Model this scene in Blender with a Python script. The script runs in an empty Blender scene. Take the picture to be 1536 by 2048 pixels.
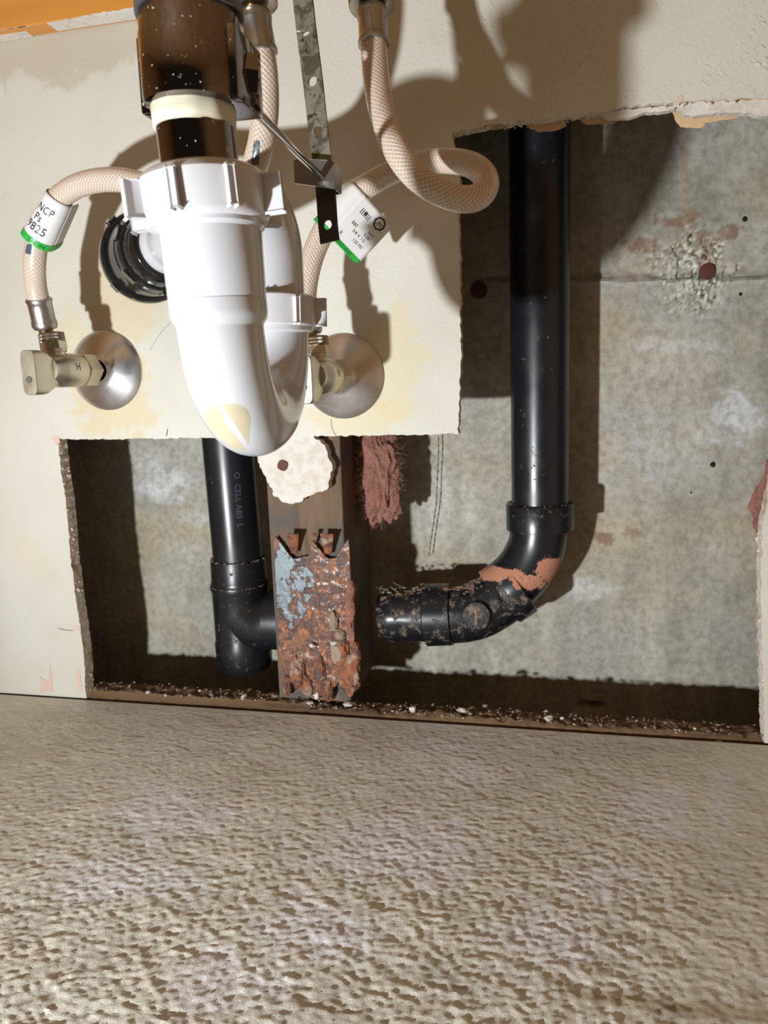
import bpy, bmesh, math, random
import numpy as np
from mathutils import Vector, Matrix, noise
PI = math.pi
SC = bpy.context.scene
COL = SC.collection
random.seed(7)

# ------------------------------------------------------------------ camera
F_PX, YAW, PITCH, ROLL = 1500.0, math.radians(12.671), math.radians(9.844), math.radians(-1.912)
CAM = Vector((0.0, -0.57, 0.2759))
_fw = Vector((-math.sin(YAW)*math.cos(PITCH), math.cos(YAW)*math.cos(PITCH), -math.sin(PITCH)))
_r0 = Vector((math.cos(YAW), math.sin(YAW), 0)); _u0 = _r0.cross(_fw)
_rt = _r0*math.cos(ROLL) + _u0*math.sin(ROLL)
_up = -_r0*math.sin(ROLL) + _u0*math.cos(ROLL)
cam_data = bpy.data.cameras.new('camera'); cam = bpy.data.objects.new('camera', cam_data); COL.objects.link(cam)
cam_data.sensor_fit = 'HORIZONTAL'; cam_data.sensor_width = 36.0; cam_data.lens = F_PX/1536*36.0
cam_data.clip_start = 0.01
m3 = Matrix((( _rt.x, _up.x, -_fw.x), (_rt.y, _up.y, -_fw.y), (_rt.z, _up.z, -_fw.z)))
cam.matrix_world = Matrix.Translation(CAM) @ m3.to_4x4()
cam_data.dof.use_dof = True; cam_data.dof.focus_distance = 0.42; cam_data.dof.aperture_fstop = 22
SC.camera = cam

# ------------------------------------------------------------------ light and exposure
SC.view_settings.view_transform = 'Standard'; SC.view_settings.look = 'None'
SC.view_settings.gamma = 1.0; SC.view_settings.use_curve_mapping = False
SC.view_settings.exposure = 0.0
world = bpy.data.worlds.new('world'); SC.world = world; world.use_nodes = True
world.node_tree.nodes['Background'].inputs['Color'].default_value = (1.0, 0.80, 0.52, 1)
world.node_tree.nodes['Background'].inputs['Strength'].default_value = 0.035

def spot(name, loc, target, energy, size, blend, radius, color):
    d = bpy.data.lights.new(name, 'SPOT'); o = bpy.data.objects.new(name, d); COL.objects.link(o)
    o.location = loc; d.energy = energy; d.spot_size = math.radians(size); d.spot_blend = blend
    d.shadow_soft_size = radius; d.color = color
    o.rotation_euler = (Vector(target)-Vector(loc)).to_track_quat('-Z', 'Y').to_euler()
    return o
spot('torch_light', (-0.37, -0.74, 0.072), (0.10, 0.0, 0.50), 32.5, 155, 1.0, 0.013, (0.94, 0.985, 1.0))

# ------------------------------------------------------------------ helpers
def ray(px, py):
    return _rt*((px-768)/F_PX) - _up*((py-1024)/F_PX) + _fw
def A(px, py, y):
    """the place in the room, on the plane at depth y, seen at this spot of the photograph"""
    d = ray(px, py); return CAM + d*((y-CAM.y)/d.y)
def lin(r, g, b):
    f = lambda c: (c/255/12.92) if c/255 <= .04045 else ((c/255+.055)/1.055)**2.4
    return (f(r), f(g), f(b), 1)

def build(name, bm, m=None, parent=None, smooth=True, **props):
    me = bpy.data.meshes.new(name)
    if smooth:
        for f_ in bm.faces: f_.smooth = True
    bm.to_mesh(me); bm.free()
    o = bpy.data.objects.new(name, me); COL.objects.link(o)
    if m: me.materials.append(m)
    if smooth:
        me.set_sharp_from_angle(angle=math.radians(38))
    if parent: o.parent = parent
    for k, v in props.items(): o[k] = v
    return o
def thing(name, label, cat, loc=(0, 0, 0), group=None):
    o = bpy.data.objects.new(name, None); COL.objects.link(o)
    o.empty_display_size = 0.01
    # the parts are modelled in room coordinates, so the Empty stays at the origin of the room
    o['label'] = label; o['category'] = cat
    if group: o['group'] = group
    return o
def tag(o, label, cat, group=None):
    o['label'] = label; o['category'] = cat
    if group: o['group'] = group
    return o

def frames(pts):
    T = []
    n = len(pts)
    for i in range(n):
        a = pts[max(i-1, 0)]; b = pts[min(i+1, n-1)]
        T.append((b-a).normalized())
    ref = Vector((0, 0, 1)) if abs(T[0].z) < .9 else Vector((1, 0, 0))
    N = [(ref - T[0]*ref.dot(T[0])).normalized()]
    for i in range(1, n):
        v = N[-1] - T[i]*N[-1].dot(T[i])
        N.append(v.normalized())
    return T, N
def sweep(bm, pts, rad, seg=40, caps=True, rfun=None):
    pts = [Vector(p) for p in pts]
    if not hasattr(rad, '__len__'): rad = [rad]*len(pts)
    T, N = frames(pts)
    uvl = bm.loops.layers.uv.verify()
    rings = []; L = 0; Ls = []
    for i, p in enumerate(pts):
        if i: L += (pts[i]-pts[i-1]).length
        Ls.append(L)
        B = T[i].cross(N[i]); ring = []
        for k in range(seg):
            a = 2*PI*k/seg
            r = rad[i]*(rfun(a, L) if rfun else 1)
            ring.append(bm.verts.new(p + (N[i]*math.cos(a)+B*math.sin(a))*r))
        rings.append(ring)
    for i in range(len(pts)-1):
        for k in range(seg):
            k2 = (k+1) % seg
            f_ = bm.faces.new((rings[i][k], rings[i][k2], rings[i+1][k2], rings[i+1][k]))
            us = (k/seg, (k+1)/seg, (k+1)/seg, k/seg); vs = (Ls[i], Ls[i], Ls[i+1], Ls[i+1])
            for lp, u, v in zip(f_.loops, us, vs): lp[uvl].uv = (u, v*20)
    if caps:
        for ring, rev in ((rings[0], True), (rings[-1], False)):
            try: bm.faces.new(ring[::-1] if rev else ring)
            except ValueError: pass
    return rings
def lathe(bm, prof, origin, axis, seg=48, rfun=None, ref=None):
    """prof: (distance along axis, radius)"""
    o = Vector(origin); ax = Vector(axis).normalized()
    rf = Vector(ref) if ref else (Vector((0, 0, 1)) if abs(ax.z) < .9 else Vector((0, -1, 0)))
    N = (rf-ax*rf.dot(ax)).normalized(); B = ax.cross(N)
    uvl = bm.loops.layers.uv.verify()
    rings = []
    for h, r in prof:
        ring = []
        for k in range(seg):
            a = 2*PI*k/seg
            rr = r*(rfun(a, h) if rfun else 1)
            ring.append(bm.verts.new(o+ax*h+(N*math.cos(a)+B*math.sin(a))*rr))
        rings.append(ring)
    for i in range(len(rings)-1):
        for k in range(seg):
            k2 = (k+1) % seg
            f_ = bm.faces.new((rings[i][k], rings[i][k2], rings[i+1][k2], rings[i+1][k]))
            for lp, u, v in zip(f_.loops, (k/seg, (k+1)/seg, (k+1)/seg, k/seg), (prof[i][0],)*2+(prof[i+1][0],)*2): lp[uvl].uv = (u, v*20)
    for ring, rev in ((rings[0], True), (rings[-1], False)):
        if prof[0 if rev else -1][1] > 1e-5:
            bm.faces.new(ring[::-1] if rev else ring)
    bmesh.ops.remove_doubles(bm, verts=bm.verts, dist=1e-7)
    return rings
def spline(pts, n=8):
    """Catmull-Rom through 3D points"""
    pts = [Vector(p) for p in pts]
    P = [pts[0]*2-pts[1]]+pts+[pts[-1]*2-pts[-2]]
    out = []
    for i in range(1, len(P)-2):
        for k in range(n):
            t = k/n
            a, b, c, d = P[i-1], P[i], P[i+1], P[i+2]
            out.append(0.5*((2*b)+(c-a)*t+(2*a-5*b+4*c-d)*t*t+(3*b-a-3*c+d)*t*t*t))
    out.append(pts[-1]); return out
def box(bm, lo, hi, M=None, bev=0):
    r = bmesh.ops.create_cube(bm, size=1)
    lo = Vector(lo); hi = Vector(hi)
    for v in r['verts']:
        v.co = Vector(((v.co.x+.5)*(hi.x-lo.x)+lo.x, (v.co.y+.5)*(hi.y-lo.y)+lo.y, (v.co.z+.5)*(hi.z-lo.z)+lo.z))
        if M: v.co = M @ v.co
    if bev:
        es = list({e for v in r['verts'] for e in v.link_edges})
        bmesh.ops.bevel(bm, geom=es, offset=bev, segments=2, affect='EDGES', profile=.5)
def prism(bm, poly, o, ux, uy, depth, bev=0):
    """polygon in the plane (ux,uy) at o, extruded along ux x uy by depth"""
    o = Vector(o); ux = Vector(ux); uy = Vector(uy); n = ux.cross(uy).normalized()*depth
    a = [bm.verts.new(o+ux*p[0]+uy*p[1]) for p in poly]
    b = [bm.verts.new(v.co+n) for v in a]
    fs = [bm.faces.new(a[::-1]), bm.faces.new(b)]
    for i in range(len(a)):
        j = (i+1) % len(a); fs.append(bm.faces.new((a[i], a[j], b[j], b[i])))
    if bev:
        bmesh.ops.bevel(bm, geom=list({e for f_ in fs for e in f_.edges}), offset=bev, segments=2, affect='EDGES', profile=.5)
def inside(poly, x, y):
    c = False; n = len(poly); j = n-1
    for i in range(n):
        xi, yi = poly[i]; xj, yj = poly[j]
        if (yi > y) != (yj > y) and x < (xj-xi)*(y-yi)/(yj-yi)+xi: c = not c
        j = i
    return c
def sdist(poly, x, y):
    d = 1e9; n = len(poly)
    for i in range(n):
        ax, ay = poly[i]; bx, by = poly[(i+1) % n]
        vx, vy = bx-ax, by-ay
        t = max(0, min(1, ((x-ax)*vx+(y-ay)*vy)/(vx*vx+vy*vy+1e-12)))
        d = min(d, math.hypot(x-ax-t*vx, y-ay-t*vy))
    return -d if inside(poly, x, y) else d
def pix(P):
    v = Vector(P)-CAM; z = v.dot(_fw)
    return 768+F_PX*v.dot(_rt)/z, 1024-F_PX*v.dot(_up)/z
def fbm(x, y, z=0, o=4):
    s = 0; a = 1; t = 0
    for _ in range(o):
        s += a*noise.noise(Vector((x, y, z))); t += a; a *= .5; x *= 2.03; y *= 2.03; z *= 2.03
    return s/t
def sm(a, b, x):
    t = max(0, min(1, (x-a)/(b-a))); return t*t*(3-2*t)
def vcol(o, name, vals):
    at = o.data.color_attributes.new(name, 'FLOAT_COLOR', 'POINT')
    at.data.foreach_set('color', np.array(vals, dtype=np.float32).ravel())
def vval(o, name, vals):
    at = o.data.attributes.new(name, 'FLOAT', 'POINT')
    at.data.foreach_set('value', np.array(vals, dtype=np.float32))

# ------------------------------------------------------------------ materials
class NT:
    def __init__(s, name):
        s.m = bpy.data.materials.new(name); s.m.use_nodes = True
        s.t = s.m.node_tree; s.b = s.t.nodes['Principled BSDF']
        s.tc = None
    def n(s, typ, **kw):
        nd = s.t.nodes.new(typ)
        for k, v in kw.items():
            if k.startswith('i_'):
                key = k[2:]; key = int(key) if key.isdigit() else key.replace('_', ' ')
                s.put(nd.inputs[key], v)
            else: setattr(nd, k, v)
        return nd
    def put(s, sock, v):
        if isinstance(v, bpy.types.NodeSocket): s.t.links.new(v, sock)
        else: sock.default_value = v
    def obj(s):
        if not s.tc: s.tc = s.n('ShaderNodeTexCoord')
        return s.tc.outputs['Object']
    def mapv(s, scale, vec=None):
        return s.n('ShaderNodeMapping', i_Vector=vec or s.obj(), i_Scale=scale).outputs[0]
    def noise(s, scale, detail=4, rough=.55, vec=None, dist=0, col=False):
        nd = s.n('ShaderNodeTexNoise', i_Vector=vec or s.obj(), i_Scale=scale, i_Detail=detail, i_Roughness=rough, i_Distortion=dist)
        return nd.outputs['Color' if col else 'Fac']
    def vor(s, scale, vec=None, feat='F1'):
        return s.n('ShaderNodeTexVoronoi', feature=feat, i_Vector=vec or s.obj(), i_Scale=scale).outputs['Distance']
    def ramp(s, x, a, b, lo=0., hi=1.):
        return s.n('ShaderNodeMapRange', interpolation_type='SMOOTHSTEP', i_Value=x, i_From_Min=a, i_From_Max=b, i_To_Min=lo, i_To_Max=hi).outputs[0]
    def math(s, op, a, b=0., c=0.):
        nd = s.n('ShaderNodeMath', operation=op); s.put(nd.inputs[0], a); s.put(nd.inputs[1], b); s.put(nd.inputs[2], c)
        return nd.outputs[0]
    def mix(s, fac, a, b):
        nd = s.n('ShaderNodeMix', data_type='RGBA'); s.put(nd.inputs[0], fac); s.put(nd.inputs[6], a); s.put(nd.inputs[7], b)
        return nd.outputs[2]
    def attr(s, name, out='Fac'):
        return s.n('ShaderNodeAttribute', attribute_name=name).outputs[out]
    def bump(s, h, dist, strength=1., nrm=None):
        nd = s.n('ShaderNodeBump', i_Height=h, i_Distance=dist, i_Strength=strength)
        if nrm: s.put(nd.inputs['Normal'], nrm)
        return nd.outputs[0]
    def xyz(s):
        nd = s.n('ShaderNodeSeparateXYZ', i_0=s.obj()); return nd.outputs
    def set(s, **kw):
        for k, v in kw.items(): s.put(s.b.inputs[k.replace('_', ' ')], v)
        return s.m
    def blob(s, x, z, rx, rz, warp=None, amp=.5, a=1.15, b=.75):
        X = s.xyz()
        dx = s.math('DIVIDE', s.math('SUBTRACT', X[0], x), rx); dz = s.math('DIVIDE', s.math('SUBTRACT', X[2], z), rz)
        r = s.math('SQRT', s.math('ADD', s.math('MULTIPLY', dx, dx), s.math('MULTIPLY', dz, dz)))
        if warp is not None: r = s.math('ADD', r, s.math('MULTIPLY', s.math('SUBTRACT', warp, .5), amp*2))
        return s.ramp(r, a, b)

def simple(name, col, rough=.5, metal=0., **kw):
    return NT(name).set(Base_Color=col, Roughness=rough, Metallic=metal, **kw)

# painted drywall: cream paint with orange peel, yellow stains round the pipes, grey scuffs
def mat_drywall():
    s = NT('painted_drywall')
    w = s.noise(38, 6, .65); big = s.noise(7, 3)
    c = s.mix(s.ramp(big, .35, .7), lin(206, 203, 193), lin(196, 192, 180))
    c = s.mix(s.math('MULTIPLY', s.ramp(s.noise(45, 5), .58, .75), .3), c, lin(186, 178, 162))
    stains = [((250, 600, 85, 80), lin(205, 182, 138), .5), ((225, 790, 90, 95), lin(206, 188, 144), .65),
              ((150, 700, 55, 80), lin(206, 192, 152), .5), ((790, 720, 60, 120), lin(206, 192, 146), .5), ((710, 835, 90, 40), lin(206, 188, 140), .5),
              ((60, 1110, 35, 45), lin(214, 198, 160), .22), ((130, 95, 200, 45), lin(176, 162, 140), .55), ((30, 1250, 50, 60), lin(208, 206, 214), .25)]
    for (px, py, rx, rz), col, k in stains:
        p = A(px, py, 0); q = A(px+rx, py+rz, 0)
        mk = s.blob(p.x, p.z, abs(q.x-p.x), abs(q.z-p.z), w, 1.3)
        c = s.mix(s.math('MULTIPLY', mk, k), c, col)
    peel = s.noise(330, 3, .5); kn = s.ramp(s.noise(150, 3, .6, dist=1.2), .52, .68)
    kn = s.math('MULTIPLY', kn, s.ramp(s.noise(9, 2), .4, .6, .15, 1.))
    zx = s.xyz(); reg = s.math('MULTIPLY', s.ramp(zx[0], -.12, .02), s.ramp(zx[2], .42, .46))
    kn = s.math('MULTIPLY', kn, s.math('ADD', s.math('MULTIPLY', reg, .75), .12))
    h = s.math('ADD', s.math('MULTIPLY', peel, .45), kn)
    return s.set(Base_Color=c, Roughness=.62, Normal=s.bump(h, .0008, .7))
M_DRY = mat_drywall()
def mat_gypsum():
    s = NT('gypsum_core')
    n = s.noise(260, 4, .7)
    c = s.mix(s.ramp(n, .35, .65), lin(196, 184, 164), lin(232, 220, 206))
    c = s.mix(s.ramp(s.noise(60, 4), .55, .68), c, lin(178, 150, 120))
    return s.set(Base_Color=c, Roughness=.9, Normal=s.bump(n, .0015, .8))
M_GYP = mat_gypsum()
def mat_paper():
    s = NT('torn_wallboard_paper')
    c = s.mix(s.noise(200, 4), lin(220, 188, 150), lin(196, 158, 118))
    return s.set(Base_Color=c, Roughness=.9, Normal=s.bump(s.noise(500, 3), .0004))
M_PAPER = mat_paper()
M_PAPER_PALE = simple('torn_paint_paper', lin(232, 214, 200), .85)

def mat_floor():
    s = NT('rough_painted_floor')
    c = s.attr('tint', 'Color')
    n = s.noise(1100, 5, .75); v = s.noise(420, 6, .75, dist=.6)
    c = s.mix(s.ramp(v, .3, .75, 0, .4), c, lin(176, 164, 140))
    h = s.math('ADD', s.math('MULTIPLY', n, .6), v)
    return s.set(Base_Color=c, Roughness=.8, Normal=s.bump(h, .0009, .7))
M_FLOOR = mat_floor()
def mat_concrete():
    s = NT('poured_concrete')
    c = s.attr('tint', 'Color')
    fine = s.noise(160, 5, .65)
    vert = s.noise(40, 4, .6, vec=s.mapv((1, 1, .18)))
    c = s.mix(s.ramp(fine, .35, .7, .0, .5), c, lin(118, 110, 94))
    c = s.mix(s.ramp(vert, .5, .75, 0, .4), c, lin(190, 184, 168))
    pits = s.ramp(s.vor(120), .06, .015)
    pits = s.math('MULTIPLY', pits, s.ramp(s.noise(60, 2), .55, .62))
    c = s.mix(s.math('MULTIPLY', pits, .7), c, lin(60, 52, 44))
    h = s.math('SUBTRACT', fine, s.math('MULTIPLY', pits, .8))
    return s.set(Base_Color=c, Roughness=.88, Normal=s.bump(h, .0012, .8))
M_CONC = mat_concrete()
def mat_wood(name, a, b, c2, ax='z', scale=1., rough=.65, grey=0.):
    s = NT(name)
    sc = {'z': (1, 1, .06), 'x': (.07, 1, 1)}[ax]
    v = s.mapv(tuple(q*scale for q in sc))
    g = s.noise(130, 6, .65, vec=v, dist=.6); w = s.noise(35, 3, .5, vec=v, dist=1.5)
    c = s.mix(s.ramp(w, .3, .7), a, b)
    c = s.mix(s.ramp(g, .5, .72, 0, .75), c, c2)
    if grey:
        c = s.mix(s.math('MULTIPLY', s.ramp(s.noise(22, 4), .44, .56), grey), c, lin(84, 80, 76))
    return s.set(Base_Color=c, Roughness=rough, Normal=s.bump(g, .0006, .7))
M_STUD = mat_wood('weathered_pine', lin(118, 94, 74), lin(104, 84, 66), lin(58, 50, 44), grey=.95, rough=.85)
M_PLATEWOOD = mat_wood('crumbling_sill_wood', lin(118, 92, 66), lin(92, 70, 50), lin(50, 38, 28), 'x', rough=.95)
M_CAB = mat_wood('honey_stained_pine', lin(206, 142, 66), lin(190, 124, 50), lin(160, 96, 36), 'x', .45, .4)
M_CABIN = mat_wood('cabinet_pine_panel', lin(168, 130, 84), lin(146, 112, 70), lin(110, 80, 48), 'z', .4, .5)

def mat_chrome(name, tint, rough, speck=.0):
    s = NT(name)
    n = s.noise(420, 3, .6); sp = s.math('MULTIPLY', s.ramp(n, .66, .72), speck)
    c = s.mix(sp, tint, lin(210, 205, 195))
    r = s.math('ADD', s.ramp(s.noise(60, 3), .3, .7, rough*.9, rough*1.15), s.math('MULTIPLY', sp, .5))
    met = s.math('SUBTRACT', 1., s.math('MULTIPLY', sp, .9))
    return s.set(Base_Color=c, Roughness=r, Metallic=met, Normal=s.bump(s.noise(90, 3), .0002, .25))
M_CHROME = mat_chrome('tarnished_chrome', lin(120, 112, 110), .09, .9)
M_CHROME2 = mat_chrome('polished_chrome', lin(205, 200, 198), .13, .25)
M_FLANGE = mat_chrome('dull_chrome_flange', lin(214, 213, 218), .3, .25)
M_NICKEL = mat_chrome('satin_nickel', lin(206, 198, 180), .4, .2)
M_STEEL = mat_chrome('crimped_steel', lin(170, 166, 164), .34, .15)
M_BRASS = simple('brass', lin(150, 122, 78), .4, 1.)
def mat_strap():
    s = NT('galvanised_strap')
    n = s.noise(120, 5, .6, dist=.8)
    c = s.mix(s.ramp(n, .4, .6), lin(150, 148, 136), lin(96, 94, 76))
    c = s.mix(s.ramp(s.noise(260, 4), .58, .7), c, lin(70, 62, 44))
    low = s.ramp(s.xyz()[2], .375, .40)
    c = s.mix(low, lin(52, 44, 36), c)
    return s.set(Base_Color=c, Metallic=s.math('MULTIPLY', low, .75), Roughness=.45, Normal=s.bump(n, .0003, .5))
M_STRAP = mat_strap()
def mat_pvc():
    s = NT('glossy_white_pvc')
    c = lin(192, 193, 198)
    mk = s.ramp(s.attr('label_residue'), .0003, -.0003)
    st = s.ramp(s.attr('streak'), .0003, -.0001)
    mk = s.math('MULTIPLY', mk, s.math('SUBTRACT', 1., st))
    r = s.noise(120, 4)
    c = s.mix(mk, c, s.mix(r, lin(188, 178, 152), lin(176, 164, 138)))
    return s.set(Base_Color=c, Roughness=s.math('ADD', .16, s.math('MULTIPLY', mk, .4)), Subsurface_Weight=.12, Subsurface_Radius=(.004, .004, .004), Subsurface_Scale=1.,
                 Coat_Weight=.25, Coat_Roughness=.08, Normal=s.bump(s.math('ADD', mk, s.noise(60, 2)), .0002, .25))
M_PVC = mat_pvc()
M_PVC2 = simple('white_pvc_nut', lin(194, 193, 196), .22, Subsurface_Weight=.12, Subsurface_Radius=(.004, .004, .004), Subsurface_Scale=1.)
def mat_abs(dirty):
    s = NT('black_abs_dusty' if dirty else 'black_abs')
    n = s.noise(90, 5, .65); c = lin(24, 25, 30)
    c = s.mix(s.ramp(n, .62, .8, 0, .35), c, lin(92, 88, 84))
    rough = s.ramp(s.noise(40, 4), .3, .7, .26, .36)
    if dirty:
        d = s.attr('dirt')
        o = s.attr('foam')
        dn = s.math('MULTIPLY', s.ramp(s.math('ADD', s.noise(130, 5, .7), s.math('MULTIPLY', d, .35)), .62, .78), .8)
        c = s.mix(dn, c, s.mix(s.noise(300, 3), lin(120, 104, 90), lin(150, 128, 108)))
        on = s.ramp(s.math('ADD', s.math('MULTIPLY', s.noise(130, 6, .75), 2.), o), 1.62, 1.74)
        c = s.mix(on, c, s.mix(s.noise(400, 3), lin(168, 108, 84), lin(196, 144, 116)))
        rough = s.math('MAXIMUM', rough, s.math('MULTIPLY', s.math('MAXIMUM', dn, on), .9))
        return s.set(Base_Color=c, Roughness=rough, Normal=s.bump(s.math('MULTIPLY', s.math('ADD', dn, on), s.math('ADD', s.noise(500, 4), .6)), .0008, .7))
    return s.set(Base_Color=c, Roughness=rough, Normal=s.bump(s.noise(300, 3), .00015, .5))
M_ABS = mat_abs(False); M_ABSD = mat_abs(True)
M_ABSG = simple('glossy_black_abs', lin(26, 25, 26), .13)
def mat_dust():
    s = NT('dust_and_lint'); n = s.noise(500, 4, .7)
    return s.set(Base_Color=s.mix(n, lin(110, 96, 84), lin(170, 150, 130)), Roughness=.95, Normal=s.bump(n, .001))
M_DUST = mat_dust()
def mat_hose():
    s = NT('braided_clear_hose')
    uv = s.n('ShaderNodeTexCoord').outputs['UV']
    sp = s.n('ShaderNodeSeparateXYZ', i_0=uv).outputs
    def diag(sgn):
        a = s.math('ADD', s.math('MULTIPLY', sp[0], (15 if sgn > 0 else -13)), s.math('MULTIPLY', sp[1], 19.))
        w = s.math('SINE', s.math('MULTIPLY', a, 2*PI))
        return s.ramp(w, .1, .95)
    d1, d2 = diag(1), diag(-1)
    th = s.math('MAXIMUM', d1, s.math('MULTIPLY', d2, .55))
    c = s.mix(th, lin(190, 168, 152), lin(222, 208, 194))
    mk = s.ramp(s.attr('ink'), .0004, -.0002)
    c = s.mix(s.math('MULTIPLY', mk, .9), c, lin(40, 66, 88))
    return s.set(Base_Color=c, Roughness=.32, Subsurface_Weight=.35, Subsurface_Radius=(.006, .004, .003), Subsurface_Scale=.6, Coat_Weight=.5, Coat_Roughness=.12,
                 Normal=s.bump(th, .00035, .6))
M_HOSE = mat_hose()
M_TAG = simple('white_tag_vinyl', lin(222, 220, 220), .35)
M_GREEN = simple('green_tag_band', lin(40, 168, 66), .4)
M_INK = simple('printed_ink', lin(52, 50, 66), .5)
M_INKG = simple('dark_green_print', lin(14, 60, 30), .5)
def mat_rust():
    s = NT('rusted_galvanised_steel')
    n1 = s.noise(90, 6, .7, dist=.5); n2 = s.noise(200, 6, .75); n3 = s.noise(150, 5, .7, vec=s.mapv((1.2, 1, .8)))
    c = s.mix(s.ramp(n2, .4, .6), lin(104, 66, 52), lin(66, 46, 42))
    c = s.mix(s.ramp(n1, .5, .57), c, lin(126, 82, 56))
    c = s.mix(s.math('MULTIPLY', s.ramp(n3, .55, .62), .9), c, lin(178, 108, 58))
    zinc = s.math('ADD', s.attr('zinc'), s.math('MULTIPLY', s.math('SUBTRACT', s.noise(110, 6, .7), .5), 2.6))
    zm = s.ramp(zinc, .62, .72)
    c = s.mix(zm, c, s.mix(s.noise(90, 3), lin(96, 106, 112), lin(76, 84, 88)))
    c = s.mix(s.math('MULTIPLY', s.ramp(s.noise(330, 4), .70, .75), .6), c, lin(190, 160, 130))
    h = s.math('MULTIPLY', s.math('SUBTRACT', 1., s.math('MULTIPLY', zm, .8)), s.math('ADD', n2, s.noise(300, 5, .7)))
    return s.set(Base_Color=c, Roughness=s.ramp(zm, 0., 1., .42, .4), Metallic=s.math('MULTIPLY', zm, .2), Coat_Weight=.12, Coat_Roughness=.2, Normal=s.bump(h, .0014, .6))
M_RUST = mat_rust()
def mat_rustdark():
    s = NT('rust_flakes'); n = s.noise(120, 5, .7)
    c = s.mix(s.ramp(n, .4, .6), lin(84, 58, 50), lin(146, 88, 56))
    c = s.mix(s.ramp(s.noise(70, 4), .55, .62), c, lin(150, 130, 112))
    return s.set(Base_Color=c, Roughness=.6, Normal=s.bump(n, .002))
M_RUSTD = mat_rustdark()
M_PLASTER = (lambda s: s.set(Base_Color=s.mix(s.ramp(s.noise(150, 4), .4, .65), lin(212, 206, 199), lin(200, 191, 180)), Roughness=.9, Normal=s.bump(s.noise(420, 4), .0006)))(NT('broken_plaster'))
M_GRIT = (lambda s: s.set(Base_Color=s.mix(s.ramp(s.noise(90, 2), .4, .6), lin(96, 78, 60), lin(186, 174, 156)), Roughness=.95))(NT('dusty_grit'))
M_PINK = (lambda s: s.set(Base_Color=s.mix(s.noise(60, 4), lin(188, 132, 116), lin(134, 88, 74)), Roughness=.95, Subsurface_Weight=.15, Subsurface_Radius=(.01, .005, .004), Subsurface_Scale=.5, Normal=s.bump(s.noise(160, 6, .7, dist=1.), .004)))(NT('pink_fibreglass'))
M_FIBRE = simple('fibreglass_strands', lin(190, 150, 136), .8)
M_HOLE = simple('dark_void', lin(34, 26, 22), .95)
M_CREAM = (lambda s: s.set(Base_Color=s.mix(s.ramp(s.noise(60, 4, vec=s.mapv((.6, .6, 5))), .35, .65), lin(214, 208, 188), lin(190, 182, 156)), Roughness=.5))(NT('dried_pipe_dope'))
M_GREY = (lambda s: s.set(Base_Color=s.mix(s.noise(80, 4), lin(112, 112, 112), lin(70, 70, 72)), Roughness=.5, Metallic=.5))(NT('grey_lock_ring'))
M_SCREW = simple('rusty_screw_head', lin(96, 62, 44), .7, .3)

# ================================================================== the setting
# drywall with its big cut-out
def jag(poly, step, amp, seed=0, closed=True):
    out = []; n = len(poly)
    for i in range(n if closed else n-1):
        a = Vector(poly[i]); b = Vector(poly[(i+1) % n]); L = (b-a).length
        k = max(1, int(L/step)); d = (b-a).normalized(); nn = Vector((-d.y, d.x))
        for j in range(k):
            p = a.lerp(b, j/k)
            if 0 < j or True:
                w = amp*(fbm(p.x*220+seed, p.y*220, seed, 3)*1.6+fbm(p.x*40+seed, p.y*40, seed+5, 2)*1.2)
                p = p+nn*w
            out.append((p.x, p.y))
    return out
def wz(px, py, y=0.0):
    v = A(px, py, y); return (v.x, v.z)
hole = [wz(172, 1386), wz(165, 1290), wz(152, 1200), wz(140, 1100), wz(131, 1000), wz(121, 930), wz(116, 879), wz(400, 876), wz(640, 873), wz(918, 868),
        wz(921, 700), wz(919, 500), wz(917, 330), wz(905, 268), wz(960, 252), wz(1060, 238), wz(1180, 224), wz(1250, 213), wz(1380, 202), wz(1440, 199), wz(1560, 193), wz(1572, 600), wz(1546, 950),
        wz(1524, 1060), wz(1522, 1200), wz(1527, 1380), wz(1529, 1478)]
hole_in = jag(hole, .002, .0011, 3, closed=False)+[(hole[-1][0], .0005)]
hx0, hx1 = hole[0][0], hole[-1][0]
hole_in[0] = (hx0, 0.0005)
hole_in = [p for p in hole_in if p[1] > 0.0004]
# the last edge of the closed polygon runs along the floor: drop its in-between points
outer = [(hx0, 0.0005), (-.62, 0.0005), (-.62, .66), (.42, .66), (.42, 0.0005), (hx1, 0.0005)]
poly = outer + [p for p in hole_in[::-1] if p[1] > .0012]
from mathutils.geometry import delaunay_2d_cdt
TH = .0127
bm = bmesh.new()
cv_, ce_, cf_, *_r = delaunay_2d_cdt([Vector(p) for p in poly], [], [list(range(len(poly)))], 1, 1e-7)
fa = [bm.verts.new((v.x, 0, v.y)) for v in cv_]
fb = [bm.verts.new((v.x+.0004*noise.noise(Vector((v.x*900, v.y*900, 1))), TH, v.y+.0004*noise.noise(Vector((v.x*900, v.y*900, 7))))) for v in cv_]
cnt = {}
front_n = 0
for f_ in cf_:
    for i in range(len(f_)):
        e = (f_[i], f_[(i+1) % len(f_)]); cnt[e] = 1
    bm.faces.new([fa[i] for i in f_]); bk = bm.faces.new([fb[i] for i in f_[::-1]]); bk.material_index = 2
for (i, j) in list(cnt):
    if (j, i) not in cnt:
        q_ = bm.faces.new((fa[j], fa[i], fb[i], fb[j])); q_.material_index = 1
bmesh.ops.recalc_face_normals(bm, faces=bm.faces)
wall = build('wall_front', bm, M_DRY, smooth=False, kind='structure'); wall.data.materials.append(M_GYP); wall.data.materials.append(simple('brown_backing_paper', lin(120, 100, 80), .95))
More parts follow.
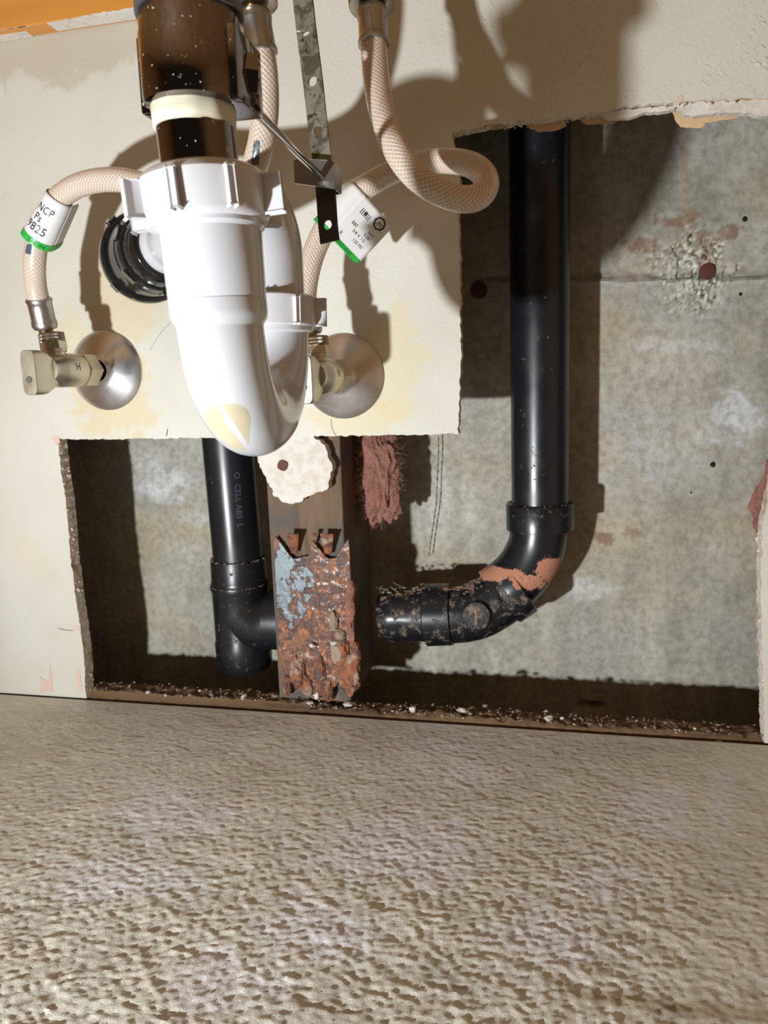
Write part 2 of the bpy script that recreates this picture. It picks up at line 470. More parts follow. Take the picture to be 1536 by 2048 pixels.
# torn face paper and plaster scabs along the cut
def ragged(name, pts, mat, y0, th, seed, amp=.0009, parent=wall):
    pl = jag([wz(*p) for p in pts], .0014, amp, seed)
    b = bmesh.new()
    prism(b, pl, (0, y0, 0), (1, 0, 0), (0, 0, 1), -th)   # extruded backwards into the board
    bmesh.ops.recalc_face_normals(b, faces=b.faces)
    return build(name, b, mat, parent, smooth=False)
pr = lambda *a: a
ragged('torn_paper', [(1046, 232), (1130, 224), (1135, 240), (1120, 248), (1075, 250), (1060, 244)], M_PAPER, .0135, .0008, 1)
ragged('torn_paper', [(1160, 220), (1252, 208), (1258, 216), (1250, 222), (1230, 234), (1180, 236), (1165, 232)], M_PAPER, .0135, .0008, 2)
ragged('torn_paper', [(1350, 198), (1490, 195), (1490, 218), (1470, 226), (1420, 232), (1415, 243), (1370, 242), (1358, 232)], M_PAPER, .0135, .0008, 4)
ragged('plaster_scab', [(1352, 204), (1420, 200), (1560, 190), (1560, 226), (1525, 230), (1500, 222), (1440, 222), (1400, 226), (1370, 226)], M_PLASTER, .004, .006, 5)
ragged('plaster_scab', [(1200, 221), (1280, 213), (1350, 206), (1352, 216), (1290, 221), (1262, 232), (1215, 230)], M_PLASTER, .004, .006, 6)
for (q, sd) in (([(96, 1362), (100, 1326), (104, 1350), (106, 1384), (82, 1384), (80, 1353)], 7), ([(148, 1342), (160, 1338), (166, 1384), (158, 1384), (152, 1352)], 8),
                ([(104, 876), (118, 872), (120, 884), (113, 890)], 9), ([(147, 1256), (156, 1252), (158, 1262), (150, 1263)], 10), ([(1348, 213), (1354, 194), (1362, 190), (1366, 200), (1360, 207)], 12)):
    ragged('torn_paper', q, simple('salmon_paper_tear%d' % sd, lin(212, 184, 170), .9), -.0004, .0008, sd, .0006)
b = bmesh.new(); rnd = random.Random(31)
for (qa, qb, n_, sz) in (((116, 884), (172, 1380), 90, .0011), ((130, 879), (900, 868), 60, .0006), ((920, 262), (1250, 216), 50, .0008), ((1260, 214), (1536, 200), 40, .0012), ((1524, 1060), (1529, 1470), 60, .0011)):
    for _ in range(n_):
        t = rnd.random(); q = A(qa[0]+(qb[0]-qa[0])*t, qa[1]+(qb[1]-qa[1])*t, 0); q.y = rnd.uniform(.0005, TH)
        bmesh.ops.create_icosphere(b, subdivisions=1, radius=sz*rnd.uniform(.4, 1.3), matrix=Matrix.Translation(q+Vector((rnd.uniform(-1, 1), 0, rnd.uniform(-1, 1)))*.0007) @ Matrix.Rotation(rnd.uniform(0, 3), 4, 'Y') @ Matrix.Diagonal((rnd.uniform(.6, 1.8), 1.2, 1, 1)))
o = build('gypsum_crumbs', b, M_GYP, wall, smooth=False); o['kind'] = 'stuff'
# hairline pencil and crack marks scored in the paint
def hair(name, pts, r, m, parent, y=-.0002):
    b = bmesh.new(); sweep(b, spline([A(px, py, y) for px, py in pts], 5), r, 6); return build(name, b, m, parent)
M_MARK = simple('graphite_mark', lin(96, 90, 84), .9)
hair('hairline_crack', [(662, 838), (664, 856), (672, 872)], .0002, M_MARK, wall)
hair('hairline_crack', [(335, 858), (333, 872)], .0004, M_MARK, wall)
hair('hairline_crack', [(116, 1257), (130, 1260), (146, 1261)], .0003, M_MARK, wall)
hair('hairline_crack', [(345, 640), (320, 668), (300, 700)], .00012, M_MARK, wall)
hair('hairline_crack', [(222, 440), (232, 446), (248, 444)], .0007, M_MARK, wall)

# concrete foundation wall
YB = .12
bm = bmesh.new()
X0, X1, Z0, Z1 = -.52, .30, -.05, .56; st = .0020
nx = int((X1-X0)/st); nz = int((Z1-Z0)/st)
white = [(330, 975, 52, 34, 1.), (300, 930, 40, 30, .5), (420, 1035, 70, 20, .5), (1480, 830, 60, 55, 1.), (1350, 690, 120, 14, .5), (1420, 870, 50, 30, .6), (1180, 1180, 60, 25, .7), (880, 1000, 30, 90, .3), (1310, 900, 110, 90, .35)]
rust = [(1283, 492, 20, 26, 1.), (1300, 480, 22, 8, .8), (1440, 468, 48, 12, 1.), (1408, 500, 16, 34, .8), (1464, 455, 12, 22, 1.), (1362, 440, 40, 13, 1.), (1215, 1078, 26, 9, .9), (1260, 1064, 20, 6, .6), (1436, 270, 6, 8, 1.2), (1312, 438, 8, 10, .9), (1240, 548, 50, 7, .5), (1270, 470, 20, 20, .3)]
rustpos = rust
cv = []
for i in range(nx+1):
    for k in range(nz+1):
        x = X0+(X1-X0)*i/nx; z = Z0+(Z1-Z0)*k/nz
        px, py = pix((x, YB, z))
        n1 = fbm(x*60, z*60, 3, 4); n2 = fbm(x*16, z*16, 9, 3); n4 = fbm(x*170, z*170, 1, 2); nv = fbm(x*50, z*6, 4, 3)
        base = np.array([.375, .352, .295])*(1+.42*n2+.32*nv+.22*n1+.18*n4)
        lilac = sm(-.05, .35, fbm(x*11, z*13, 30, 3))
        base = base*(1-lilac*.5)+np.array([.40, .39, .385])*lilac*.5
        tan = sm(.0, .4, fbm(x*13, z*18, 50, 3)+.35*math.exp(-((py-1120)/90)**2)-.1)
        base = base*(1-tan*.55)+np.array([.42, .34, .225])*tan*.55
        y = YB+n1*.0008+n2*.0015
        wv = 0
        for cx, cy, rx, ry, a in white:
            d = math.hypot((px-cx)/rx, (py-cy)/ry); wv = max(wv, a*sm(1.25, .35, d+n1*1.3+n4*.5))
        base = base*(1-wv*.75)+np.array([.66, .66, .68])*wv*.75
        rv = 0; ag0 = fbm(x*420, z*420, 12, 2)
        for cx, cy, rx, ry, a in rust:
            d = math.hypot((px-cx)/rx, (py-cy)/ry); rv = max(rv, a*sm(1.15, .6, d+n1*2.2+n4*1.6+ag0*.8))
        base = base*(1-min(1, rv)*.72)+np.array([.20, .085, .05])*min(1, rv)*.72
        # tan drip from the top down to the honeycomb
        dr = sm(13, 5, abs(px-1372+4*n2))*sm(190, 260, py)*sm(455, 440, py); base = base*(1-dr*.45)+np.array([.36, .25, .15])*dr*.45
        # honeycombed patch and form seam
        hd = math.hypot((px-1385)/105, (py-540)/110)+n1*.6
        hv = sm(1.0, .4, hd)
        ag = fbm(x*330, z*330, 8, 2); ag2 = noise.noise(Vector((x*520, z*520, 4)))
        y += hv*(ag*.0055+.0008); base = base*(1+hv*(ag*1.6+ag2*1.6))+np.array([.08, .07, .045])*hv
        seam = sm(9, 2, abs(py-(552-.012*(px-1200))+n1*8))*sm(-.2, .2, n2+.1+.3*n1)
        if px > 900: y += seam*.003; base = base*(1-seam*.4)
        ridge = sm(4, 1, abs(py-(565-.01*(px-1200))))
        if px > 1150: y -= ridge*.0012; base = base*(1+ridge*.12)
        # broken lower area beyond the shade line and small hollow
        hl = math.hypot((px-1185)/34, (py-1412)/12)+n1*.6; y += sm(1, .4, hl)*.01
        bm.verts.new((x, y, z)); cv.append((*np.clip(base*1.15, .01, .9), 1))
bm.verts.ensure_lookup_table()
for i in range(nx):
    for k in range(nz):
        a = i*(nz+1)+k; bm.faces.new([bm.verts[q] for q in (a, a+nz+1, a+nz+2, a+1)])
# close the slab behind
bmesh.ops.recalc_face_normals(bm, faces=bm.faces)
wb = build('wall_back', bm, M_CONC, kind='structure'); vcol(wb, 'tint', cv)
sd = wb.modifiers.new('thickness', 'SOLIDIFY'); sd.thickness = .05; sd.offset = -1
if wb.data.polygons[0].normal.y > 0: wb.data.flip_normals()
for k, (px, py, r, dpt) in enumerate(((1414, 543, .0065, .002), (958, 580, .0075, .002))):
    c0 = A(px, py, YB)
    b = bmesh.new(); lathe(b, [(0, r), (.0018, r*.95), (.0024, r*.6), (.0026, 0)], c0, (0, -1, 0), 28)
    build('tie_hole_disc', b, simple('tie_hole_brown%d' % k, lin(92, 54, 40), .9), wb)  # open tie holes drawn as raised brown discs, their dark put into the colour
for o in list(wb.children):
    n_ = len(o.data.vertices); vcol(o, 'tint', [(.33, .31, .26, 1)]*n_)
for (px, py, r) in ((1426, 929, .0024), (1481, 588, .0015), (1266, 912, .0012), (1490, 438, .0022), (1382, 985, .001)):
    b = bmesh.new(); bmesh.ops.create_icosphere(b, subdivisions=2, radius=r)
    for v in b.verts: v.co = v.co*(1+.3*noise.noise(v.co*600)); v.co.y *= .35
    bmesh.ops.translate(b, verts=b.verts, vec=A(px, py, YB))
    build('surface_void', b, M_HOLE, wb)

# rough painted floor
bm = bmesh.new()
FX0, FX1, FY0, FY1 = -.50, .20, -.36, -.0025; st = .0012
nx = int((FX1-FX0)/st); ny = int((FY1-FY0)/st); fc = []
patch = [(450, 1960, 130, 60), (360, 1620, 130, 50), (800, 1700, 160, 70), (860, 1500, 110, 25), (1310, 1620, 80, 60), (1200, 1760, 80, 40), (240, 1760, 130, 50), (1100, 1880, 110, 60), (930, 1540, 70, 30), (160, 1415, 12, 8), (640, 1860, 120, 60), (900, 1450, 60, 10), (1440, 1600, 30, 60)]
for i in range(nx+1):
    for k in range(ny+1):
        x = FX0+(FX1-FX0)*i/nx; y = FY0+(FY1-FY0)*k/ny
        px, py = pix((x, y, 0))
        n2 = fbm(x*25, y*25, 2, 3); n3 = fbm(x*230, y*330, 6, 4)+.35*fbm(x*70, y*90, 16, 2); n4 = noise.noise(Vector((x*520, y*760, 1)))
        n5 = fbm(x*60, y*80, 44, 3)
        roughness = .55+.9*sm(1400, 1950, py)
        if px > 1200: roughness *= 1-.45*sm(1200, 1500, px)
        z = (n3*.00078+n4*.00014+abs(n5)*-.0009)*roughness+n2*.0005
        z *= sm(-.003, -.012, y)*.85+.15
        col = np.array([.74, .72, .64])*(1+.25*n2+.22*n3+.12*n4)
        w = 0
        for cx, cy, rx, ry in patch:
            d = math.hypot((px-cx)/rx, (py-cy)/ry); w = max(w, sm(1.25, .55, d+n2*.9+n3*1.3+n5*.9))
        col = col*(1-w*.8)+np.array([.86, .85, .92])*(1+.2*n3)*w*.8
        pink = sm(.1, .5, fbm(x*12, y*12, 71, 2)); col = col*(1-pink*.3)+np.array([.56, .47, .38])*pink*.3
        # yellow-brown drip line at lower right
        cy = 1990+(px-1150)*.12; dl = sm(22, 6, abs(py-cy)+8*n2)*sm(1080, 1200, px); col = col*(1-dl*.6)+np.array([.36, .25, .10])*dl*.6
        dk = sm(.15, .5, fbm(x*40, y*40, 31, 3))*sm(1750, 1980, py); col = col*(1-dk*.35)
        bm.verts.new((x, y, z)); fc.append((*np.clip(col, .01, .9), 1))
bm.verts.ensure_lookup_table()
for i in range(nx):
    for k in range(ny):
        a = i*(ny+1)+k; bm.faces.new([bm.verts[q] for q in (a, a+ny+1, a+ny+2, a+1)])
nv = len(bm.verts)
box(bm, (-.62, -.90, -.02), (FX0, -.0025, 0)); box(bm, (FX1, -.90, -.02), (.42, -.0025, 0)); box(bm, (FX0, -.90, -.02), (FX1, FY0, 0)); box(bm, (FX0, FY0, -.02), (FX1, -.0026, -.004))
fc += [(.60, .56, .47, 1)]*(len(bm.verts)-nv)
fl = build('floor', bm, M_FLOOR, kind='structure'); vcol(fl, 'tint', fc)

# ground of the wall cavity and crumbly timber sole plate behind the floor edge
bm = bmesh.new(); box(bm, (-.62, .0, -.08), (.42, .19, -.05)); build('floor_cavity', bm, simple('cavity_ground', lin(70, 62, 54), .95), smooth=False, kind='structure')
bm = bmesh.new()
nx, ny = 520, 14
g = []
for i in range(nx+1):
    x = -.62+1.04*i/nx; row = []
    for k in range(ny+1):
        t = k/ny; y = .0015+.026*t*(1+.12*fbm(x*45, 0, 2, 3))
        px, _ = pix((x, .01, 0))
        top = .003+.0055*fbm(x*120, y*130, 4, 4)+.0025*fbm(x*25, 1, 8, 2)+(.003 if px < 620 else -.0005)
        z = top if 0 < k < ny else -.05
        if k == 1: z = -.001+.003*fbm(x*120, 5, 1, 4); y += .0012*fbm(x*140, 9, 2, 3)
        if k == 2: z = .001+.004*fbm(x*150, 15, 1, 4)
        if k == ny-1: z = top-.003
        row.append(bm.verts.new((x, y, z)))
    g.append(row)
for i in range(nx):
    for k in range(ny): bm.faces.new((g[i][k], g[i+1][k], g[i+1][k+1], g[i][k+1]))
sole = build('trim_1', bm, M_PLATEWOOD, kind='structure')

b = bmesh.new(); rnd = random.Random(77)
for _ in range(900):
    x = rnd.uniform(-.41, .14); px_ = pix((x, .01, 0))[0]
    if px_ < 760 and rnd.random() < .55: continue
    y = rnd.uniform(.001, .024); cl = fbm(x*60, 3, 3, 2)
    if cl < -.12: continue
    q = Vector((x, y, .0032+rnd.uniform(0, .0022)+(.003 if px_ < 620 else 0)))
    bmesh.ops.create_icosphere(b, subdivisions=1, radius=rnd.uniform(.0003, .0010), matrix=Matrix.Translation(q) @ Matrix.Rotation(rnd.uniform(0, 3), 4, 'Z') @ Matrix.Diagonal((rnd.uniform(.7, 2.2), 1, .7, 1)))
o = build('plaster_grit', b, M_GRIT, sole, smooth=False); o['kind'] = 'stuff'
# vanity cabinet shell around: side panels, top, and the pine rail high on the back
for nm, lo, hi in (('wall_left', (-.64, -.90, -.02), (-.62, TH, .68)), ('wall_right', (.42, -.90, -.02), (.44, TH, .68)), ('ceiling', (-.64, -.90, .66), (.44, .15, .68))):
    bm = bmesh.new(); box(bm, lo, hi); build(nm, bm, M_CABIN, smooth=False, kind='structure')
bm = bmesh.new(); zr = A(0, 84, 0).z
box(bm, (-.62, -.017, zr), (-.2, -.0006, .66), bev=.0012)
rail = build('trim_2', bm, M_CAB, smooth=False, kind='structure')
for sdd, q in ((21, [(128, 44), (170, 30), (230, 22), (300, 8), (300, 32), (240, 40), (200, 56), (160, 58), (150, 48)]), (22, [(-10, 66), (30, 60), (60, 62), (40, 70), (-10, 76)])):
    # paint smears on the underside and lower edge
    pts = []
    for px, py in q:
        v = A(px, py, -.0171); pts.append((v.x, v.z))
    b = bmesh.new()
    up = [p for p in pts]
    prism(b, jag([(p[0], max(p[1], zr-.0002)) for p in up], .0015, .0008, sdd), (0, -.0171, 0), (1, 0, 0), (0, 0, 1), .0003)
    build('paint_smear', b, M_PLASTER, rail, smooth=False)
bm = bmesh.new(); box(bm, (-.372, -.0168, zr-.0004), (-.30, -.004, zr+.0002)); box(bm, (-.44, -.010, zr-.0004), (-.395, -.001, zr+.0002))
build('paint_smear', bm, M_PLASTER, rail, smooth=False)

# ================================================================== timber stud with its nail plate, plaster scab and insulation
a0 = A(514, 900, TH+.001); a1 = A(674, 900, TH+.001); b0 = A(572, 1390, TH+.001); b1 = A(708, 1390, TH+.001)
sx0 = (a0.x+b0.x)/2; sx1 = (a1.x+b1.x)/2
bm = bmesh.new(); box(bm, (sx0, TH+.001, .006), (sx1, TH+.088, .66), bev=.0015)
stud = build('wall_stud', bm, M_STUD, smooth=False)
tag(stud, 'weathered upright timber stud standing behind the rusty plate', 'wood stud')
# second pale stud at far right inside the wall
bm = bmesh.new(); xr = A(1528, 1300, .03).x
box(bm, (xr+.016, TH+.001, .004), (xr+.054, TH+.088, .66), bev=.001)
tag(build('wall_stud', bm, M_STUD, smooth=False), 'pale timber stud edge at the far right of the wall opening', 'wood stud')

# plaster scab with screw
sc_poly = [(515, 925), (520, 880), (555, 868), (618, 868), (628, 880), (640, 886), (652, 895), (656, 915), (664, 928), (663, 955), (652, 978), (636, 985), (622, 990), (606, 995), (596, 1002), (580, 1008), (562, 1002), (548, 985), (536, 965), (524, 945)]
pl = jag([wz(px, py, 0.002) for px, py in sc_poly], .0010, .0020, 14)
bm = bmesh.new(); prism(bm, pl, (0, .002, 0), (1, 0, 0), (0, 0, 1), -.0105)
bmesh.ops.recalc_face_normals(bm, faces=bm.faces)
scab = build('wallboard_remnant', bm, M_PLASTER, smooth=False)
tag(scab, 'ragged white scrap of wallboard screwed to the top of the timber stud', 'wallboard scrap')
c0 = A(565, 931, .001)
bm = bmesh.new(); lathe(bm, [(-.001, .0046), (.0002, .0044), (.0004, .0038), (-.0004, .0016), (-.0008, 0)], c0, (0, -1, 0), 24, rfun=lambda a, h: 1+.05*math.sin(4*a))
build('screw_head', bm, M_SCREW, scab)

# rusted nail plate
def plate():
    y0 = TH-.0045
    tl = A(545, 1072, y0); tr = A(697, 1072, y0); bl = A(565, 1400, y0); br = A(716, 1400, y0)
    n, m = 90, 190; b = bmesh.new(); G = {}
    zv = []
    def keep(u, w):
        # w = 0 top .. 1 bottom ; saw-tooth top and rotten bottom
        t = w*.33                               # metres-like
        notch = [(0.0, .0), (.05, -.008), (.24, .034), (.26, .036), (.46, .03), (.52, -.002), (.70, .034), (.80, .036), (.99, -.004), (1., .0)]
        for (u0, h0), (u1, h1) in zip(notch, notch[1:]):
            if u0 <= u <= u1: top = h0+(h1-h0)*(u-u0)/(u1-u0)
        bt = [(0, .66), (.1, .80), (.28, .74), (.36, .90), (.52, .86), (.60, .82), (.66, .86), (.74, .82), (.86, .93), (1., .85)]
        for (u0, h0), (u1, h1) in zip(bt, bt[1:]):
            if u0 <= u <= u1: bot = h0+(h1-h0)*(u-u0)/(u1-u0)
        return top*2.9+.03 < w < bot+.04*fbm(u*12, w*8, 1, 2)+.06
    for i in range(n+1):
        for k in range(m+1):
            u = i/n; w = k/m
            p = tl.lerp(tr, u).lerp(bl.lerp(br, u), w)
            rgh = sm(.1, .9, w)*.7+.3*sm(.35, .6, u)
            dy = -.0018*rgh*(fbm(u*14, w*28, 2, 4)+.4)-.0022*sm(.55, .95, w)*(fbm(u*7, w*14, 7, 3)+.35)
            wav = .0006*math.sin(u*40)*sm(.7, .95, w)
            ex = .0012*fbm(w*18, u, 5, 3)*(u-.5)*2 + (u-.5)*.006*sm(.6, 1, w)
            G[i, k] = b.verts.new((p.x+ex, y0+dy+wav, p.z))
            zc = 1-sm(.35, .6, abs((u-.22)/.42)*.55+abs((w-.27)/.36)*.5)
            zv.append(zc*.75 + (.25 if (u < .2 and w < .62) else 0))
    for i in range(n):
        for k in range(m):
            if keep((i+.5)/n, (k+.5)/m): b.faces.new((G[i, k], G[i, k+1], G[i+1, k+1], G[i+1, k]))
    for v, z in zip(list(b.verts), zv): v.index = 0
    b.verts.index_update()
    lay = b.verts.layers.float.new('zinc')
    for v, z in zip(b.verts, zv): v[lay] = z
    bmesh.ops.delete(b, geom=[v for v in b.verts if not v.link_faces], context='VERTS')
    o = build('nail_plate', b, M_RUST)
    md = o.modifiers.new('t', 'SOLIDIFY'); md.thickness = .0016; md.offset = -1
    return o
npl = plate()
tag(npl, 'rusty toothed metal nail plate with blue-grey zinc patch on the timber stud', 'nail plate')
# bent prongs along its top edge
for (px, py, w_, h_, lean) in ((588, 1066, 24, 40, .004), (656, 1066, 26, 42, .004), (630, 1066, 9, 20, .003)):
    b = bmesh.new(); q = A(px, py, TH-.008); q2 = A(px, py+h_, TH-.004)
    W = w_*.0004/2
    for s_, (p_, dy) in enumerate(((q, -lean), (q2, 0))): pass
    vs = []
    for t in np.linspace(0, 1, 7):
        c = q2.lerp(q, t); ww = W*(.6+.5*t)
        vs.append([b.verts.new((c.x+sx*ww+.0003*noise.noise(Vector((t*9, sx*3, px))), c.y-lean*t*t-(.0012 if sx == 0 else 0), c.z+.0006*noise.noise(Vector((sx*5, t*3, px))))) for sx in (-1, -.5, 0, .5, 1)])
    for a_, b_ in zip(vs, vs[1:]):
        for i in range(4): b.faces.new((a_[i], a_[i+1], b_[i+1], b_[i]))
    o = build('bent_prong', b, M_RUSTD, npl); md = o.modifiers.new('t', 'SOLIDIFY'); md.thickness = .0009
# rotten lumps clinging to the plate
for (px, py, rx, rz, m_) in ((595, 1345, 16, 34, M_RUSTD), (640, 1350, 12, 40, M_RUSTD), (680, 1300, 18, 40, M_RUSTD), (700, 1340, 20, 36, M_RUSTD), (712, 1310, 10, 26, M_RUSTD), (575, 1370, 9, 22, M_RUSTD), (615, 1372, 12, 22, M_RUSTD),
                             (655, 1380, 13, 24, M_RUSTD), (700, 1220, 10, 34, M_PINK), (703, 1180, 8, 20, M_PINK), (668, 1242, 9, 20, M_DUST), (680, 1270, 12, 12, M_DUST)):
    b = bmesh.new(); bmesh.ops.create_icosphere(b, subdivisions=4, radius=1)
    c = A(px, py, TH-.006); s_ = .00042
    for v in b.verts:
        d = 1+.35*fbm(v.co.x*1.6+px, v.co.y*1.6, v.co.z*1.6+py, 3)+.12*noise.noise(v.co*6)
        v.co = Vector((c.x+v.co.x*rx*s_*d, c.y+v.co.y*.0042*d, c.z+v.co.z*rz*s_*d))
    build('rust_lump', b, m_, npl)

# pink insulation
def tuft(cx, cy, y, rx, ry, rz, label, nstr, seed):
    rnd = random.Random(seed)
    b = bmesh.new(); bmesh.ops.create_icosphere(b, subdivisions=6, radius=1)
    c = A(cx, cy, y)
    for v in b.verts:
        n = v.co.copy()
        d = 1+.55*fbm(n.x*1.8+seed, n.y*1.8, n.z*1.8, 3)+.16*fbm(n.x*7, n.y*7+seed, n.z*5, 4)
        v.co = Vector((c.x+n.x*rx*d, c.y+n.y*ry*d, c.z+n.z*rz*d))
    o = build('insulation_tuft', b, M_PINK); tag(o, label, 'insulation')
    b = bmesh.new()
    for _ in range(nstr):
        th = rnd.uniform(0, 2*PI); ph = math.acos(rnd.uniform(-1, 1))
        n = Vector((math.sin(ph)*math.cos(th), -abs(math.sin(ph)*math.sin(th)), math.cos(ph)))
        p = Vector((c.x+n.x*rx*.95, c.y+n.y*ry*.95, c.z+n.z*rz*.95))
        dr = (n+Vector((rnd.uniform(-1, 1), rnd.uniform(-.8, .3), rnd.uniform(-1, 1)))).normalized()
        pts = [p]
        for k in range(7):
            dr = (dr+Vector((rnd.uniform(-1, 1), rnd.uniform(-1, 1), rnd.uniform(-1, 1)))*.9).normalized(); pts.append(pts[-1]+dr*rnd.uniform(.0012, .003))
        sweep(b, pts, .00006, 4, caps=False)
    fo = build('loose_fibres', b, M_FIBRE, o); fo['kind'] = 'stuff'
    return o
tuft(752, 948, .062, .021, .014, .042, 'pink fibreglass insulation tuft hanging behind the timber stud', 420, 3)
tuft(1562, 1010, .045, .018, .012, .034, 'pink insulation tuft poking out at the far right edge of the opening', 400, 8)

# ================================================================== black drain pipes in the wall
def attr_fn(o, name, fn):
    vval(o, name, [fn(v.co) for v in o.data.vertices])
def dirtset(o, dirt, foam):
    def ff(co):
        px, py = pix(co); return max([a*sm(1.3, .4, math.hypot((px-cx)/rx, (py-cy)/ry)) for cx, cy, rx, ry, a in foam]+[0])
    attr_fn(o, 'foam', ff)
    attr_fn(o, 'dirt', lambda co: dirt)
YP = .07
R_ABS = .0238
vent = thing('vent_drain_pipe', 'tall black plastic drain pipe bending left behind the wall opening', 'drain pipe')
top = A(1079, 330, YP); low = A(1080, 1012, YP)
dirn = (top-low).normalized(); topp = low+dirn*((.655-low.z)/dirn.z)
b = bmesh.new(); sweep(b, [low.lerp(topp, t/20) for t in range(21)], R_ABS, 56); o = build('pipe', b, M_ABSD, vent); dirtset(o, 0, [])
hubc = low
b = bmesh.new(); lathe(b, [(-.012, .0250), (-.0115, .0283), (.0095, .0285), (.011, .0275), (.011, .0242)], hubc+Vector((0, 0, -.008)), dirn, 56); o = build('coupling', b, M_ABSD, vent); dirtset(o, .1, [])
b = bmesh.new()
def ringdust(b, c, ax, r, n=90, sz=.0011, seed=0, flat=.6):
    rnd = random.Random(seed); ax = Vector(ax).normalized(); N = Vector((1, 0, 0)); N = (N-ax*N.dot(ax)).normalized(); B = ax.cross(N)
    for _ in range(n):
        a = rnd.uniform(0, 2*PI); p = Vector(c)+(N*math.cos(a)+B*math.sin(a))*(r+rnd.uniform(-.001, .001))+ax*rnd.uniform(-.0003, .0008)
        M = Matrix.Translation(p) @ Matrix.Rotation(rnd.uniform(0, 6), 4, 'Z') @ Matrix.Diagonal((rnd.uniform(.6, 2), 1, flat, 1))
        bmesh.ops.create_icosphere(b, subdivisions=1, radius=sz*rnd.uniform(.4, 1), matrix=M)
ringdust(b, hubc+dirn*.003, dirn, .0255, 80, .0009, 4); o = build('lint', b, M_DUST, vent); o['kind'] = 'stuff'
# elbow: 45 degree street bend then the lower bend
foam = [(990, 1148, 75, 20, .95), (905, 1172, 70, 14, .7), (1100, 1140, 40, 38, .98), (1062, 1165, 45, 20, .95), (1045, 1225, 30, 30, .5), (1000, 1135, 40, 15, .5), (860, 1240, 8, 60, .5), (960, 1265, 50, 10, .5)]
e1 = spline([A(1079, 1020, YP), A(1078, 1060, YP), A(1070, 1100, YP-.001), A(1048, 1140, YP-.004), A(1018, 1170, YP-.008), A(990, 1190, YP-.011)], 8)
b = bmesh.new(); sweep(b, e1, [.0243]*len(e1), 56); o = build('elbow', b, M_ABSD, vent); dirtset(o, .0, foam)
h1 = A(1040, 1168, YP-.006); h2 = A(985, 1205, YP-.011); ax = (h2-h1).normalized()
b = bmesh.new(); lathe(b, [(-.001, .0245), (0, .0272), (.0165, .0272), (.018, .0262), (.018, .024)], h1+ax*.001, ax, 56); o = build('elbow_hub', b, M_ABSD, vent); dirtset(o, .35, foam)
e2 = spline([A(1022, 1180, YP-.008), A(990, 1202, YP-.011), A(958, 1220, YP-.014), A(925, 1228, YP-.016), A(890, 1230, YP-.017), A(862, 1230, YP-.017)], 8)
b = bmesh.new(); sweep(b, e2, [.0245]*len(e2), 56); o = build('lower_elbow', b, M_ABSD, vent); dirtset(o, .28, foam)
lc = A(878, 1229, YP-.017); lx = (A(845, 1230, YP-.017)-A(905, 1228, YP-.017)).normalized()
b = bmesh.new(); lathe(b, [(-.012, .0245), (-.0115, .0268), (.0105, .0272), (.0115, .0262), (.0115, .022)], lc, lx, 56); o = build('coupling', b, M_ABSD, vent); dirtset(o, .25, foam)
b = bmesh.new(); sp = [lc.lerp(lc+lx*.052, t/10) for t in range(11)]
sweep(b, sp, [.0232]*9+[.0222, .0195], 56, rfun=lambda a, L: 1+.025*noise.noise(Vector((math.cos(a)*2, math.sin(a)*2, L*60)))); o = build('pipe_stub', b, M_ABSD, vent); dirtset(o, .34, [(790, 1240, 26, 10, .55), (770, 1198, 30, 8, .5), (775, 1270, 14, 10, .5)])
# moulded round boss with a bar on the lower elbow
c0 = A(952, 1232, YP-.0405); nrm = (CAM-c0).normalized(); nrm = (nrm+Vector((0, -.5, -.1))).normalized()
b = bmesh.new(); lathe(b, [(-.006, .0122), (.0008, .0118), (.0014, .0112), (.0014, 0)], c0, nrm, 40); o = build('moulded_boss', b, M_ABSD, vent); dirtset(o, .45, [])
b = bmesh.new(); Z = nrm.to_track_quat('Z', 'Y').to_matrix().to_4x4(); box(b, (-.0007, -.0055, 0), (.0007, .0055, .0007), Matrix.Translation(c0+nrm*.0014) @ Z); build('raised_bar', b, M_DUST, o, smooth=False)
b = bmesh.new(); rnd = random.Random(5)
for _ in range(230):
    px = rnd.uniform(752, 1000); py = 1180-(max(0, px-900))*.2+rnd.uniform(-6, 14)
    p = A(px, py, YP-.02-rnd.uniform(0, .008))
    bmesh.ops.create_icosphere(b, subdivisions=1, radius=rnd.uniform(.0004, .0014), matrix=Matrix.Translation(p) @ Matrix.Diagonal((rnd.uniform(.7, 2), 1, .7, 1)))
o = build('settled_debris', b, M_DUST, vent); o['kind'] = 'stuff'
b = bmesh.new()
for _ in range(12):
    px = rnd.uniform(760, 1060); p = A(px, 1172-(max(0, px-900))*.25, YP-.022)
    pts = [p]
    d = Vector((rnd.uniform(-1, 1), -.3, rnd.uniform(-.2, 1))).normalized()
    for k in range(5):
        d = (d+Vector((rnd.uniform(-1, 1), rnd.uniform(-1, 1), rnd.uniform(-1, 1)))*.7).normalized(); pts.append(pts[-1]+d*.002)
    sweep(b, pts, .00012, 4, caps=False)
o = build('cobweb_fibres', b, M_FIBRE, vent); o['kind'] = 'stuff'

